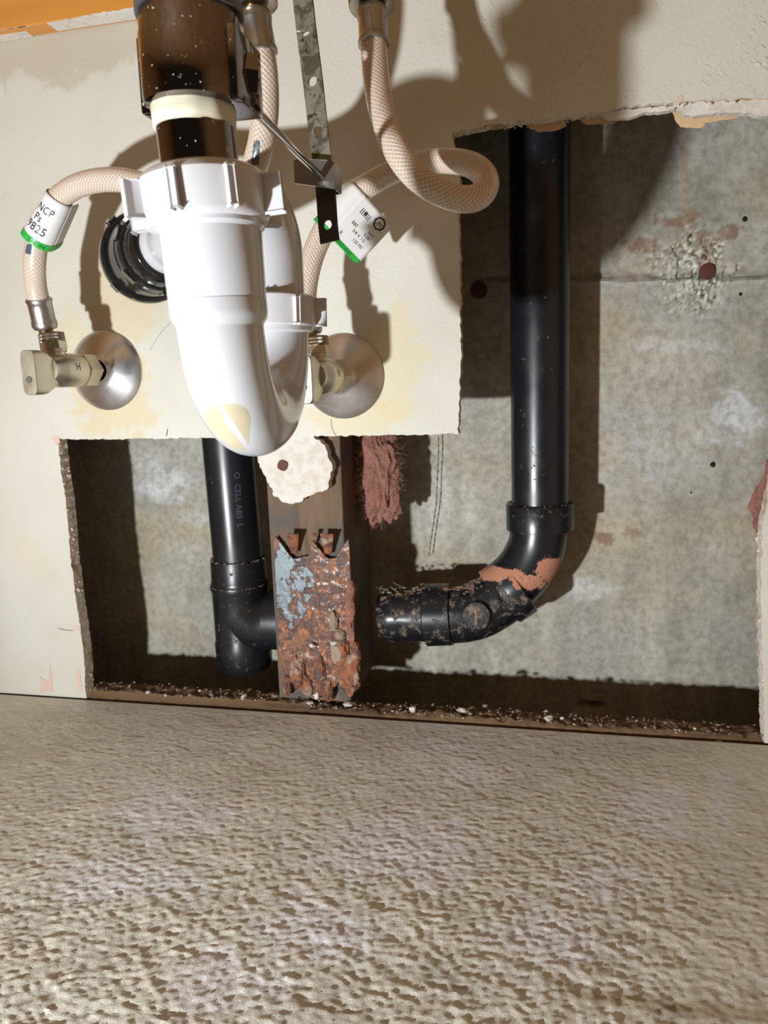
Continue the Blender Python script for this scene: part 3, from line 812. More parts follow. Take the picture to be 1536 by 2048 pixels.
tee = thing('drain_tee', 'black plastic drain pipe and tee standing left of the timber stud', 'drain pipe')
YT = .055
pt = A(457, 900, YT); pb = A(476, 1115, YT)
d2 = (pt-pb).normalized(); pt2 = pb+d2*((.655-pb.z)/d2.z)
b = bmesh.new(); sweep(b, [pb.lerp(pt2, t/20) for t in range(21)], .0226, 56); o = build('pipe', b, M_ABSD, tee); dirtset(o, -.1, [])
pc = A(478, 1165, YT); pd = A(493, 1345, YT); axd = (pd-pb).normalized()
b = bmesh.new(); lathe(b, [(0, .0228), (.0005, .0252), (.020, .0256), (.0215, .0262), (.024, .0256)], pb, axd, 56); o = build('coupling', b, M_ABSD, tee); dirtset(o, .05, [])
b = bmesh.new(); lathe(b, [(0, .0262), (.003, .0268), (.006, .0255), (.030, .0252), (.052, .0252), (.056, .0262), (.075, .0256), (.081, .0238), (.083, 0)], pc, axd, 56); o = build('tee_body', b, M_ABSD, tee); dirtset(o, .12, [(458, 1265, 22, 10, .5)])
b = bmesh.new(); ringdust(b, pb, axd, .0245, 130, .001, 9); ringdust(b, pc, axd, .0262, 110, .0008, 12); o = build('lint', b, M_DUST, tee); o['kind'] = 'stuff'
bt = spline([pc+axd*.030, A(520, 1245, YT-.003), A(560, 1238, YT-.004), A(600, 1236, YT+.0), A(640, 1236, YT)], 8)
b = bmesh.new(); sweep(b, bt, [.0255]*len(bt), 56); o = build('tee_branch', b, M_ABSD, tee); dirtset(o, .05, [])
b = bmesh.new(); rc = A(548, 1238, YT-.004); lathe(b, [(-.003, .0256), (-.0026, .0275), (.012, .0278), (.013, .026)], rc, (1, 0, 0), 56); o = build('branch_hub', b, M_ABSD, tee); dirtset(o, .05, [])
def textmesh(txt, size):
    cu = bpy.data.curves.new('t', 'FONT'); cu.body = txt; cu.size = size; cu.align_x = 'CENTER'; cu.align_y = 'CENTER'; cu.resolution_u = 2
    ob = bpy.data.objects.new('t', cu); COL.objects.link(ob)
    dg = bpy.context.evaluated_depsgraph_get(); me = bpy.data.meshes.new_from_object(ob.evaluated_get(dg))
    bpy.data.objects.remove(ob); bpy.data.curves.remove(cu)
    return me
def print_on(name, txt, size, fn, m, parent, sx=1.):
    me = textmesh(txt, size)
    b = bmesh.new(); b.from_mesh(me); bpy.data.meshes.remove(me)
    bmesh.ops.subdivide_edges(b, edges=[e for e in b.edges if e.calc_length() > size*.15], cuts=2)
    bmesh.ops.triangulate(b, faces=b.faces)
    for v in b.verts: v.co = Vector(fn(v.co.x*sx, v.co.y))
    return build(name, b, m, parent, smooth=False)
M_FAINT = simple('faded_pipe_print', lin(74, 74, 96), .5)
def on_pipe(c, r, a0):
    c = Vector(c)
    def fn(x, y):   # text runs down the pipe
        a = a0+y/r
        return (c.x+math.sin(a)*(r+.0002), c.y-math.cos(a)*(r+.0002), c.z-x)
    return fn
pm = pb.lerp(pt, .5)
print_on('faded_print', 'O  CELL ABS  DWV', .0075, on_pipe(pm, .0226, .62), M_FAINT, tee)

# thin dark wire dangling in front of the concrete
b = bmesh.new(); rnd = random.Random(2)
wp = [A(px, py, .112) for px, py in ((877, 872), (877, 910), (875, 950), (873, 1000), (868, 1040), (862, 1080), (858, 1112))]
sweep(b, spline(wp, 12), .00035, 6)
for i, p in enumerate(spline(wp, 6)):
    if i % 2: bmesh.ops.create_icosphere(b, subdivisions=1, radius=.0007, matrix=Matrix.Translation(p) @ Matrix.Diagonal((1, 1, 2.2, 1)))
th = build('dangling_thread', b, simple('dark_thread', lin(40, 42, 50), .6)); tag(th, 'thin dark beaded thread hanging from wall edge over the concrete', 'thread')

# ================================================================== chips along the floor edge
def chip(px, py, y, s, m, seed, flat=.6, lab=None):
    rnd = random.Random(seed)
    b = bmesh.new(); bmesh.ops.create_icosphere(b, subdivisions=2, radius=1)
    for v in b.verts: v.co = v.co*(1+.45*noise.noise(v.co*1.3+Vector((seed*3.1, 0, 0))))
    c = A(px, py, y)
    M = Matrix.Translation(c) @ Matrix.Rotation(rnd.uniform(0, 3), 4, 'Z') @ Matrix.Rotation(rnd.uniform(-.3, .3), 4, 'Y') @ Matrix.Diagonal((s*rnd.uniform(1, 1.7), s, s*flat, 1))
    b.transform(M)
    return build('plaster_chip', b, m, smooth=False)
big = [((923, 1420), 11, 'flat white plaster chip lying right of centre on the sill', .45), ((826, 1418), 7, 'small pale chip left of the flat white chip on sill', .8),
       ((1436, 1476), 12, 'pinkish-white flat plaster chip lying at the far right of sill', .5), ((634, 1390), 7, 'tall cream crumb standing at the foot of rusty plate', 1.4),
       ((660, 1393), 6, 'cream crumb just right of the tall crumb at plate foot', .8), ((620, 1405), 7, 'flat cream crumb in front of the tall crumb at plate foot', .5),
       ((697, 1408), 9, 'long flat cream chip at right foot of the rusty plate', .4), ((1098, 1436), 8, 'rough pale lump midway along right half of the sill', .7),
       ((488, 1394), 6, 'cream crumb on the sill under the black tee', .6), ((296, 1384), 5, 'single white crumb on the sill inside the left opening', .7), ((180, 1378), 4, 'white crumb at lower left corner of the opening', .8),
       ((668, 1285), 8, 'cream pebble stuck on the rusty plate, the larger pair member', .5), ((624, 1291), 4.5, 'round cream pebble stuck on middle of the rusty plate', .9)]
for i, ((px, py), s, lab, fl_) in enumerate(big):
    yy = TH-.010 if py < 1350 else .008
    tag(chip(px, py, yy, s*.00040, M_PLASTER, 40+i, fl_), lab, 'plaster chip')
rnd = random.Random(11)
for i in range(80):
    px = rnd.choice([rnd.uniform(180, 560), rnd.uniform(560, 760), rnd.uniform(740, 1530), rnd.uniform(860, 1300)])
    x = A(px, 1400, .01).x; y = rnd.uniform(.003, .024)
    c = Vector((x, y, .003+rnd.uniform(0, .003)+(.003 if px < 620 else 0)))
    q = pix(c)
    mm = rnd.choice([M_PLASTER, M_DUST, M_DUST])
    o = chip(q[0], q[1], y, rnd.uniform(.0005, .0016), mm, 200+i, rnd.uniform(.5, .9))
    where = 'inside the left opening' if px < 540 else 'at the foot of the rusty plate' if px < 770 else 'between the rusty plate and the tall pipe' if px < 1080 else 'at the right end below the tall pipe'
    hue = 'white' if mm == M_PLASTER else 'brownish'
    tag(o, 'tiny %s crumb on the timber sill %s' % (hue, where), 'plaster crumb', '%s crumbs on the sill %s' % (hue, where))
    o.name = 'plaster_crumb'

# ================================================================== angle stop valves and flanges
def valve(X, Z, hose_label, lab, flab, hlean):
    # flange
    b = bmesh.new()
    R = .0325
    lathe(b, [(0, R), (.0012, R), (.002, R-.0008), (.0045, R-.005), (.0085, R-.0125), (.0115, R-.0185), (.013, R-.0215), (.0145, R-.0225), (.015, .0092), (.012, .0082), (.010, .0078)], (X, -.0001, Z), (0, -1, 0), 72)
    fo = build('wall_flange', b, M_FLANGE); tag(fo, flab, 'pipe flange', 'chrome wall flanges')
    v = thing('angle_stop_valve', lab, 'valve', group='angle stop valves')
    b = bmesh.new(); lathe(b, [(-.012, .0077), (.036, .0077)], (X, 0, Z), (0, -1, 0), 32); build('supply_stub', b, M_CHROME2, v)
    hexr = lambda a, h: .92/math.cos(((a+PI/6) % (PI/3))-PI/6)
    b = bmesh.new(); lathe(b, [(.024, .0105), (.0255, .0130), (.040, .0130), (.0415, .0115)], (X, 0, Z), (0, -1, 0), 48, rfun=hexr); build('compression_nut', b, M_NICKEL, v)
    b = bmesh.new(); lathe(b, [(.040, .0118), (.0425, .0118)], (X, 0, Z), (0, -1, 0), 40); build('brass_ring', b, M_BRASS, v)
    b = bmesh.new()
    lathe(b, [(.042, .0110), (.043, .0128), (.066, .0128), (.068, .0118), (.074, .0105), (.076, .0095), (.078, .0095)], (X, 0, Z), (0, -1, 0), 40)
    body = build('valve_body', b, M_NICKEL, v)
    yo = -.064
    b = bmesh.new(); lathe(b, [(.004, .0076), (.0128, .0076), (.0130, .0088), (.0152, .0088), (.0155, .0066), (.020, .0062)], (X, yo, Z), (hlean, 0, 1), 32)
    build('outlet', b, M_NICKEL, v)
    hx = lambda a, h: .93/math.cos(((a) % (PI/3))-PI/6)
    kn = lambda a, h: 1+.03*math.sin(a*30)
    # handle: oval knob whose long side stands upright
    b = bmesh.new()
    prof = []
    for k in range(48):
        a = 2*PI*k/48; prof.append((math.copysign(abs(math.cos(a))**.35, math.cos(a))*.0062, math.copysign(abs(math.sin(a))**.35, math.sin(a))*.0158))
    rings = []
    for (y, sx_, sz_) in ((-.072, .9, .55), (-.078, 1.0, .78), (-.084, 1.0, .96), (-.089, .98, 1.0), (-.096, .96, 1.0), (-.0975, .88, .96)):
        rings.append([b.verts.new((X+p[0]*sx_*1.0, y, Z+p[1]*sz_-.002)) for p in prof])
    for r0, r1 in zip(rings, rings[1:]):
        for k in range(48): b.faces.new((r0[k], r0[(k+1) % 48], r1[(k+1) % 48], r1[k]))
    b.faces.new(rings[0][::-1]); b.faces.new(rings[-1])
    bmesh.ops.recalc_face_normals(b, faces=b.faces)
    hd = build('handle', b, M_NICKEL, v)
    b = bmesh.new(); lathe(b, [(0, .0024), (.0006, .0024), (.0008, .0016), (.0003, 0)], (X, -.0975, Z-.007), (0, -1, 0), 20); build('handle_screw', b, M_MARK, hd)
    # engraved maker's mark on the side facing right
    def fn(x, y):
        a = y/.0129+.15
        return (X+math.cos(a)*.01295, -.057-x*0+(-x), Z+math.sin(a)*.01295)
    print_on('engraved_mark', 'H', .008, fn, M_MARK, body)
    return Vector((X, yo, Z))+Vector((hlean, 0, 1)).normalized()*.0275
vl = valve(-.3600, .2925, '', 'nickel angle stop valve under the left braided hose, with oval knob', 'round chrome wall flange behind the left angle valve', -.10)
vr = valve(-.1570, .2810, '', 'nickel angle stop valve on the right, half hidden behind the white trap', 'round chrome wall flange behind the right angle valve', -.05)

# ================================================================== braided supply hoses
def hose(pts3, label, top_nut, ink=None, tops=True, bot_axis=(0, 0, 1)):
    h = thing('supply_hose', label, 'hose', group='braided supply hoses')
    path = spline(pts3, 14)
    b = bmesh.new(); sweep(b, path, .0077, 44, caps=True)
    o = build('braided_tube', b, M_HOSE, h)
    def ik(co):
        d = 1.
        if ink:
            px, py = pix(co)
            for q in ink: d = min(d, sdist(q, px, py)*.0004)
        return d
    attr_fn(o, 'ink', ik)
    # ferrules at both ends
    T0 = (path[0]-path[2]).normalized(); T1 = (path[-1]-path[-3]).normalized()
    for P, T in ((path[0], T0), (path[-1], T1)):
        b = bmesh.new()
        lathe(b, [(-.0035, .0084), (-.003, .0092), (-.0015, .0094), (0, .0088), (.0015, .0086), (.012, .0084), (.0135, .0090), (.0165, .0092), (.0185, .0084), (.0190, .0066)], P, T, 40,
              rfun=lambda a, hh: 1+(.02*math.sin(a*8) if .0015 < hh < .0125 else 0))
        build('crimp_ferrule', b, M_STEEL, h)
        b = bmesh.new(); lathe(b, [(.018, .0052), (.0235, .0052)], P, T, 24); build('brass_neck', b, M_BRASS, h)
    return h, path, T0, T1
M_KNURL = (lambda s: s.set(Base_Color=lin(176, 166, 150), Metallic=1., Roughness=.3))(NT('knurled_nickel'))
def knurl_nut(P, T, r, L, parent, hexpart=True):
    seg = 72
    b = bmesh.new()
    N = 36
    prof = [(0, r*.8), (.0004, r*.98)]
    steps = 8
    for k in range(steps+1): prof.append((.0006+(L*.5)*k/steps, r))
    rings = lathe(b, prof, P, T, 144, rfun=lambda a, h: 1+.035*(math.sin(a*N+h*2600)*math.sin(a*N-h*2600)))
    build('knurled_nut', b, M_KNURL, parent)
    if hexpart:
        b = bmesh.new(); lathe(b, [(L*.5, r*.93), (L*.52, r*.98), (L*.97, r*.98), (L, r*.8)], P, T, 48, rfun=lambda a, h: .93/math.cos(((a) % (PI/3))-PI/6)); build('hex_nut', b, M_NICKEL, parent)

# left hose
lpath = [A(521, 96, -.135), A(528, 140, -.135), A(531, 190, -.133), A(529, 240, -.131), A(519, 300, -.128), A(500, 348, -.122), A(460, 372, -.113), A(400, 376, -.105), A(340, 372, -.100), A(285, 368, -.098),
         A(240, 360, -.096), A(195, 361, -.092), A(150, 374, -.088), A(112, 402, -.085), A(87, 440, -.083), A(74, 485, -.080), A(69, 530, -.077), A(71, 570, -.071), A(79, 606, -.067)]
inkL = [[(508, 282), (520, 280), (518, 330), (502, 330)], [(54, 488), (64, 488), (62, 510), (50, 506)]]
hL, pL, T0, T1 = hose(lpath, 'left braided supply hose curling out from behind white trap nut', True, inkL)
knurl_nut(pL[0]+T0*.0208, T0, .0136, .018, hL)
knurl_nut(vl, (.1, 0, -1), .0090, .0125, hL)
# right hose
rpath = [A(747, 80, -.098), A(749, 120, -.101), A(753, 165, -.105), A(762, 215, -.110), A(776, 265, -.114), A(798, 310, -.117), A(826, 347, -.118), A(858, 372, -.117), A(893, 390, -.113), A(930, 399, -.107),
         A(959, 392, -.100), A(973, 369, -.092), A(964, 345, -.084), A(937, 328, -.076), A(900, 322, -.069), A(862, 323, -.063), A(820, 331, -.058), A(775, 349, -.056), A(732, 374, -.056), A(692, 406, -.056), A(656, 448, -.058), A(632, 495, -.060),
         A(618, 540, -.062), A(611, 585, -.063), A(613, 612, -.064)]
hR, pR, T0, T1 = hose(rpath, 'right braided supply hose with a wide loop in front of the opening', True)
knurl_nut(pR[0]+T0*.0208, T0, .0136, .018, hR)
knurl_nut(vr, (.05, 0, -1), .0090, .0125, hR)
# faucet shanks above the frame
for h_, P_, T_ in ((hL, pL[0], (pL[0]-pL[2]).normalized()), (hR, pR[0], (pR[0]-pR[2]).normalized())):
    b = bmesh.new(); q = P_+T_*.038; sweep(b, [q, Vector((q.x, q.y, .658))], .0095, 28); build('threaded_shank', b, M_BRASS, h_)

# tags wrapped round the hoses
def wrap_tag(hose_o, path, i0, i1, front, flap_len, flap_side, prints, name='paper_tag', green_at='end', r=.0084, wrap=(0, 2*PI), flare=0.):
    """sleeve from path index i0 to i1, with a free flap"""
    seg = path[i0:i1+1]
    # straight axis along the sleeve
    a = seg[0]; bb = seg[-1]; ax = (bb-a).normalized(); L = (bb-a).length
    mid = (a+bb)/2
    out = []
    V = (CAM-mid); V = (V-ax*V.dot(ax)).normalized(); S = ax.cross(V)   # V faces the room, S sideways
    nL = 24
    def curve(t): return a+ax*L*t
    def rr_(t): return r+flare*t
    def surf(u, t):   # u in metres round the sleeve from the front, t 0..1 along
        ang = u/r; c = curve(t)
        return c+(V*math.cos(ang)+S*math.sin(ang))*rr_(t)
    def flap(u, t):
        # leaves the sleeve tangentially at angle `front` and runs flat
        c = curve(t)*0.0+(a+ax*L*t)
        n = V*math.cos(front)+S*math.sin(front); tg = (-V*math.sin(front)+S*math.cos(front))*flap_side
        return curve(t)+n*rr_(t)+tg*u
    return surf, flap, L, ax, V, S

def make_tag(hose_o, path, i0, i1, front, flap_len, gfrac, flare):
    r = .0090
    surf, flap, L, ax, V, S = wrap_tag(hose_o, path, i0, i1, front, flap_len, 1, None, r=r, flare=flare)
    if pix(surf(.003, .5))[0] < pix(surf(-.003, .5))[0]:
        front = -front
        surf, flap, L, ax, V, S = wrap_tag(hose_o, path, i0, i1, front, flap_len, -1, None, r=r, flare=flare)
    def sheet(t0, t1, mat, off, nm, parent):
        b = bmesh.new(); n = 56; m = 16; g = []
        for i in range(m+1):
            t = t0+(t1-t0)*i/m
            g.append([b.verts.new(surf(2*PI*r*k/n, t)+(surf(2*PI*r*k/n, t)-surf(2*PI*r*k/n+PI*r, t)).normalized()*off) for k in range(n)])
        for i in range(m):
            for k in range(n): b.faces.new((g[i][k], g[i][(k+1) % n], g[i+1][(k+1) % n], g[i+1][k]))
        nf = 12; gg = []
        for i in range(m+1):
            t = t0+(t1-t0)*i/m
            cut = 0
            row = []
            for k in range(nf+1):
                u = flap_len*k/nf
                if t > .94: u = min(u, flap_len-.003*(t-.94)/.06)
                if t < .06: u = min(u, flap_len-.003*(.06-t)/.06)
                p = flap(u, t); nn = (V*math.cos(front)+S*math.sin(front))
                row.append(b.verts.new(p+nn*(off+.0002)))
            gg.append(row)
        for i in range(m):
            for k in range(nf): b.faces.new((gg[i][k], gg[i][k+1], gg[i+1][k+1], gg[i+1][k]))
        o = build(nm, b, mat, parent); md = o.modifiers.new('t', 'SOLIDIFY'); md.thickness = .00025; md.offset = 0
        return o
    base = sheet(0, 1, M_TAG, 0, 'paper_tag', hose_o)
    g0 = sheet(1-gfrac, 1, M_GREEN, .0002, 'green_band', base)
    return surf, flap, L, ax, V, S, base
def near(path, px, py):
    return min(range(len(path)), key=lambda i: math.hypot(pix(path[i])[0]-px, pix(path[i])[1]-py) + (0))
iA = near(pL, 118, 396); iB = near(pL, 73, 482)
surf, flap, L, ax, V, S, tg = make_tag(hL, pL, iA, iB, PI*.42, .015, .13, .0022)
# which sideways sign is to the right in the picture?
def place_print(txt, size, u0, t0, fn, L, rot=0., mat=M_INK, parent=None, off=.0005, V=None, S=None, sx=1., flip=1):
    def f(x, y):
        xr = x*math.cos(rot)-y*math.sin(rot); yr = x*math.sin(rot)+y*math.cos(rot)
        u = u0+xr*flip; t = t0-yr/L
        p = fn(u, t); q = fn(u, min(t+.02, 1.2)); w = fn(u+.0004, t)
        n = (w-p).cross(q-p).normalized()
        if n.dot(CAM-p) < 0: n = -n
        return p+n*off
    return print_on('print', txt, size, f, mat, parent, sx)
sgn = 1 if pix(surf(.003, .5))[0] > pix(surf(-.003, .5))[0] else -1
place_print('NCP', .0075, -sgn*.0040, .28, surf, L, mat=M_INK, parent=tg, flip=sgn, sx=.75)
place_print('Ps', .0075, -sgn*.0056, .48, surf, L, mat=M_INK, parent=tg, flip=sgn, sx=.75)
place_print('9825', .0085, -sgn*.0040, .68, surf, L, mat=M_INK, parent=tg, flip=sgn, sx=.75)
place_print('3/4 IN', .0032, sgn*.000, .94, surf, L, mat=M_INKG, parent=tg, flip=sgn, sx=1.2)
iA = near(pR, 722, 382); iB = near(pR, 650, 462)
surf, flap, L, ax, V, S, tg = make_tag(hR, pR, iA, iB, PI*.10, .030, .10, .0005)
for (txt, sz, u, t) in (('O', .0130, .0215, .17), ('UPC', .0040, .0215, .17), ('IIIIII', .0058, .0100, .24), ('.', .022, .0100, .06), ('PAT.', .0030, .0225, .42), ('52BF', .0030, .0215, .50), ('E80', .0032, .0090, .50), ('3/8 X 1/2', .0030, .0165, .60), ('125 PSI', .0030, .0195, .72), ('R', .0032, .0060, .80)):
    place_print(txt, sz, u, t, flap, L, rot=0, mat=M_INK, parent=tg, off=.0006, flip=1)
sgn = 1 if pix(surf(.003, .5))[0] > pix(surf(-.003, .5))[0] else -1
place_print('3/8 IN COMP', .0026, .014, .955, flap, L, mat=M_INKG, parent=tg, off=.0008, flip=sgn)

# ================================================================== drain tailpiece with pop-up body
YD = -.280
cT = lambda px, py: A(px, py, YD)
tp = thing('drain_tailpiece', 'chrome sink drain body and tailpiece hanging above the white trap', 'drain tailpiece')
P0 = A(381, 54, YD); P1 = A(386, 206, YD); P2 = A(399, 330, YD); N0_ = A(402, 347.5, YD)
axd = (P2-P0).normalized()
zup = lambda P, z: P+(P0-P2).normalized()*((z-P.z)/((P0-P2).normalized().z))
# body r = 22 mm
rb = .0192
b = bmesh.new(); H = (P1-P0).length
lathe(b, [(0, rb*.98), (.001, rb), (.008, rb), (.0085, rb*1.02), (H+.0035, rb*1.02), (H+.0060, rb*1.0), (H+.0066, rb*.88)], P0+axd*-.004, axd, 72); body = build('drain_body', b, M_CHROME, tp)
b = bmesh.new(); lathe(b, [(0, rb*1.04), (.006, rb*1.04), (.007, rb*1.0), (.012, rb*1.0), (.0125, rb*1.05), (.016, rb*1.05)], P0-axd*.019, axd, 64); build('lock_ring', b, M_GREY, tp)
b = bmesh.new(); sweep(b, [P0-axd*.018, zup(P0, .658)], rb*.95, 56); build('threaded_neck', b, M_GREY, tp)
# square boss on the right of the body that takes the pivot rod
Q = Matrix.Translation(P0.lerp(P1, .60)) @ (-axd).to_track_quat('Z', 'Y').to_matrix().to_4x4()
def ywise(dx, dy, dz):   # offsets: right, back, up
    R_ = (Vector((1, 0, 0))-axd*axd.x).normalized(); B_ = R_.cross(axd)*-1
    if B_.y < 0: B_ = -B_
    return P0.lerp(P1, .60)+R_*dx+B_*dy-axd*dz
def obox(b, x0, x1, y0, y1, z0, z1, bev=.0008):
    R_ = (Vector((1, 0, 0))-axd*axd.x).normalized(); B_ = R_.cross(axd)
    if B_.y < 0: B_ = -B_
    o_ = P0.lerp(P1, .60)
    M = Matrix(((R_.x, B_.x, -axd.x, o_.x), (R_.y, B_.y, -axd.y, o_.y), (R_.z, B_.z, -axd.z, o_.z), (0, 0, 0, 1)))
    box(b, (x0, y0, z0), (x1, y1, z1), M, bev)
b = bmesh.new(); obox(b, .004, .0216, -.0079, .0186, -.0130, .0125, .0014); build('pivot_boss', b, M_CHROME, tp)
b = bmesh.new(); obox(b, -.0206, -.012, -.004, .008, -.0140, .0135, .001); build('side_rib', b, M_CHROME, tp)
pv = P0.lerp(P1, .74)+Vector((.0176, .009, .003))
pdir = (A(500, 215, YD+.02)-P0.lerp(P1, .74)); pdir.z = 0
b = bmesh.new(); lathe(b, [(-.004, .0095), (.001, .0098), (.0045, .0098), (.0055, .0085), (.0056, .003)], pv, Vector((1, .55, -.1)), 8); build('pivot_nut', b, M_CHROME, tp)
r0 = A(492, 203, YD+.012); r1 = A(646, 357, -.158)
b = bmesh.new(); sweep(b, [r0, r0.lerp(r1, .5), r1, r1+(r1-r0).normalized()*.003], [.0021, .0019, .0019, .0012], 20); build('pivot_rod', b, M_CHROME2, tp)
# ring of dried paste and the slimmer tailpiece
rt = .0150
b = bmesh.new(); lathe(b, [(0, rt*1.04), (.001, rt*1.08), (.0072, rt*1.05), (.0082, rt*1.01)], P1+axd*.0018, axd, 72, rfun=lambda a, h: 1+.012*math.sin(a*3+h*200)+.008*math.sin(a*11)); build('pipe_dope_ring', b, M_CREAM, tp)
b = bmesh.new(); sweep(b, [P1-axd*.002, P1.lerp(P2, .5), N0_], rt, 64); build('tailpiece_tube', b, M_CHROME, tp)

# ================================================================== white P-trap
trap = thing('p_trap', 'glossy white plastic sink trap with slip nuts below the chrome tailpiece', 'pipe trap')
N0 = A(402, 349, YD); N1 = A(415, 452, YD); na = (N1-N0).normalized(); HN = (N1-N0).length
rn = .0253
b = bmesh.new()
lathe(b, [(0, rt*1.03), (.0, rn*.86), (.0012, rn*.93), (.0035, rn), (HN-.002, rn*.985), (HN-.0005, rn*.96), (HN+.0005, rn*.9), (HN+.001, .0165)], N0, na, 96)
nut = build('slip_nut', b, M_PVC2, trap)
def fins(par, c, ax, r, h0, h1, n, ph, out=.0062, th=.0028, low=.0020):
    ax = Vector(ax).normalized(); N = Vector((0, -1, 0)); N = (N-ax*N.dot(ax)).normalized(); B = ax.cross(N)
    for k in range(n):
        a = ph+2*PI*k/n; d = N*math.cos(a)+B*math.sin(a); s = ax.cross(d); o_ = low if k % 4 in (0, 3) else out
        M = Matrix(((d.x, s.x, ax.x, c.x), (d.y, s.y, ax.y, c.y), (d.z, s.z, ax.z, c.z), (0, 0, 0, 1)))
        b = bmesh.new(); box(b, (r*.9, -th/2, h0), (r+o_, th/2, h1), M, .0009); build('grip_fin', b, M_PVC2, par)
cam_ang = 0
def view_ang(c, ax):
    ax = Vector(ax).normalized(); N = Vector((0, -1, 0)); N = (N-ax*N.dot(ax)).normalized(); B = ax.cross(N)
    v = CAM-c; return math.atan2(v.dot(B), v.dot(N))
va0 = view_ang(N0, na)
fins(nut, N0, na, rn, .0042, HN-.0015, 8, va0+PI/8)
# inlet socket, collar and U bend as one swept body
S0 = A(421, 452, YD); S1 = A(436, 604, YD); S2 = A(438, 634, YD); S3 = A(443, 640, YD); S4 = A(448, 735, YD)
rs = .0197
b = bmesh.new(); sa = (S1-S0).normalized(); HS = (S1-S0).length; HC = (S2-S1).length
lathe(b, [(-.001, rn*.84), (.0015, rn*.84), (.003, rs*1.01), (HS-.0003, rs*.985), (HS, rs*.975), (HS+.0003, rs*.99), (HS+HC-.001, rs*.99), (HS+HC+.0012, rs*.97), (HS+HC+.0035, rs*.89), (HS+HC+.0045, rs*.87)], S0, sa, 96)
build('inlet_socket', b, M_PVC, trap)
YR = -.188
ru = .0175
rear_top = A(542, 655, YR)
# U shape: front leg down, half circle to the rear leg
f_top = S2; f_axis = sa
front = Vector((A(445, 735, YD).x, YD, 0)); rear = Vector((rear_top.x+.002, YR, 0))
half = (rear-front).length/2; midp = (front+rear)/2
zb = A(488, 912, midp.y).z      # lowest point of the outside
z0 = zb+ru+half
pts = [S2-sa*.002, S2.lerp(Vector((front.x, YD, z0+.004)), .5), Vector((front.x, YD, z0+.002))]
ux = (rear-front).normalized()
arc = [midp+Vector((0, 0, z0))-ux*half*math.cos(t)-Vector((0, 0, 1))*half*math.sin(t) for t in np.linspace(0, PI, 40)]
pts = [S2-sa*.002+(Vector((front.x, YD, z0))-S2)*t for t in np.linspace(0, .96, 10)]+arc
rt2 = rear_top.copy()
pts += [arc[-1].lerp(rt2, t) for t in np.linspace(.1, 1, 8)]
b = bmesh.new(); sweep(b, pts, ru, 96); ub = build('u_bend', b, M_PVC, trap)
lab = [(405, 825), (425, 812), (442, 806), (470, 807), (490, 812), (500, 826), (503, 842), (498, 862), (500, 880), (492, 900), (480, 902), (460, 892), (430, 868), (410, 848)]
str_ = [(436, 806), (441, 806), (462, 838), (498, 893), (492, 900), (470, 868), (448, 845), (440, 832), (452, 840), (440, 815)]
front_c = lambda co: co.y < midp.y+.005
attr_fn(ub, 'label_residue', lambda co: sdist(lab, *pix(co))*.00022+.0004*noise.noise(co*260) if front_c(co) else 1.)
attr_fn(ub, 'streak', lambda co: sdist(str_, *pix(co))*.00022+.0002*noise.noise(co*300) if front_c(co) else 1.)
# moulded seam line
b = bmesh.new(); 
# rear slip nut and flange
rr = .0243
RN0 = A(541, 592, YR); RN1 = A(543, 655, YR)
ra = (RN1-RN0).normalized(); HR = (RN1-RN0).length
b = bmesh.new(); lathe(b, [(0, ru*1.02), (0, rr*.9), (.001, rr*.98), (HR-.001, rr), (HR, rr*.97), (HR, ru)], RN0, ra, 80); nut2 = build('slip_nut', b, M_PVC2, trap)
fins(nut2, RN0, ra, rr, .0025, HR-.001, 8, view_ang(RN0, ra)+PI/8-.12, .0042, .0024, .0022)
b = bmesh.new(); lathe(b, [(0, rr*.9), (.002, rr*.9), (.0035, ru*1.06), (.007, ru*1.02), (.0072, ru*.9)], RN1, ra, 72); build('socket_lip', b, M_PVC2, trap)
# elbow: up then back-left into the wall adapter
AX = Vector((1.0, -1.0, 0.0)).normalized()      # the adapter leans out of the wall towards the trap
HB = A(289, 517, -.027)                          # back of its collar
zc = HB.z
HUB = HB+AX*.060
ev = RN0+Vector((0, 0, .004)); rad = .034
d_h = Vector((HUB.x-ev.x, HUB.y-ev.y, 0)); d_h.normalize()
zarc = zc-rad
pts = [ev+(Vector((ev.x, ev.y, zarc))-ev)*t for t in np.linspace(-.3, .9, 5)]
cc = Vector((ev.x, ev.y, zarc))+d_h*rad
pts += [cc-d_h*rad*math.cos(t)+Vector((0, 0, 1))*rad*math.sin(t) for t in np.linspace(0, PI/2, 18)]
pts += spline([pts[-1], HUB+AX*.028, HUB+AX*.010, HUB-AX*.008], 6)[1:]
b = bmesh.new(); sweep(b, pts, .0178, 72); build('trap_arm', b, M_PVC, trap)
b = bmesh.new(); lathe(b, [(-.002, .0176), (-.002, .0198), (.003, .0204), (.006, .0198), (.010, .0182)], HUB, AX, 64); build('arm_flange', b, M_PVC, trap)
for oo in trap.children:
    if oo.data.materials and oo.data.materials[0] == M_PVC and 'label_residue' not in oo.data.attributes:
        vval(oo, 'label_residue', [1.]*len(oo.data.vertices)); vval(oo, 'streak', [1.]*len(oo.data.vertices))

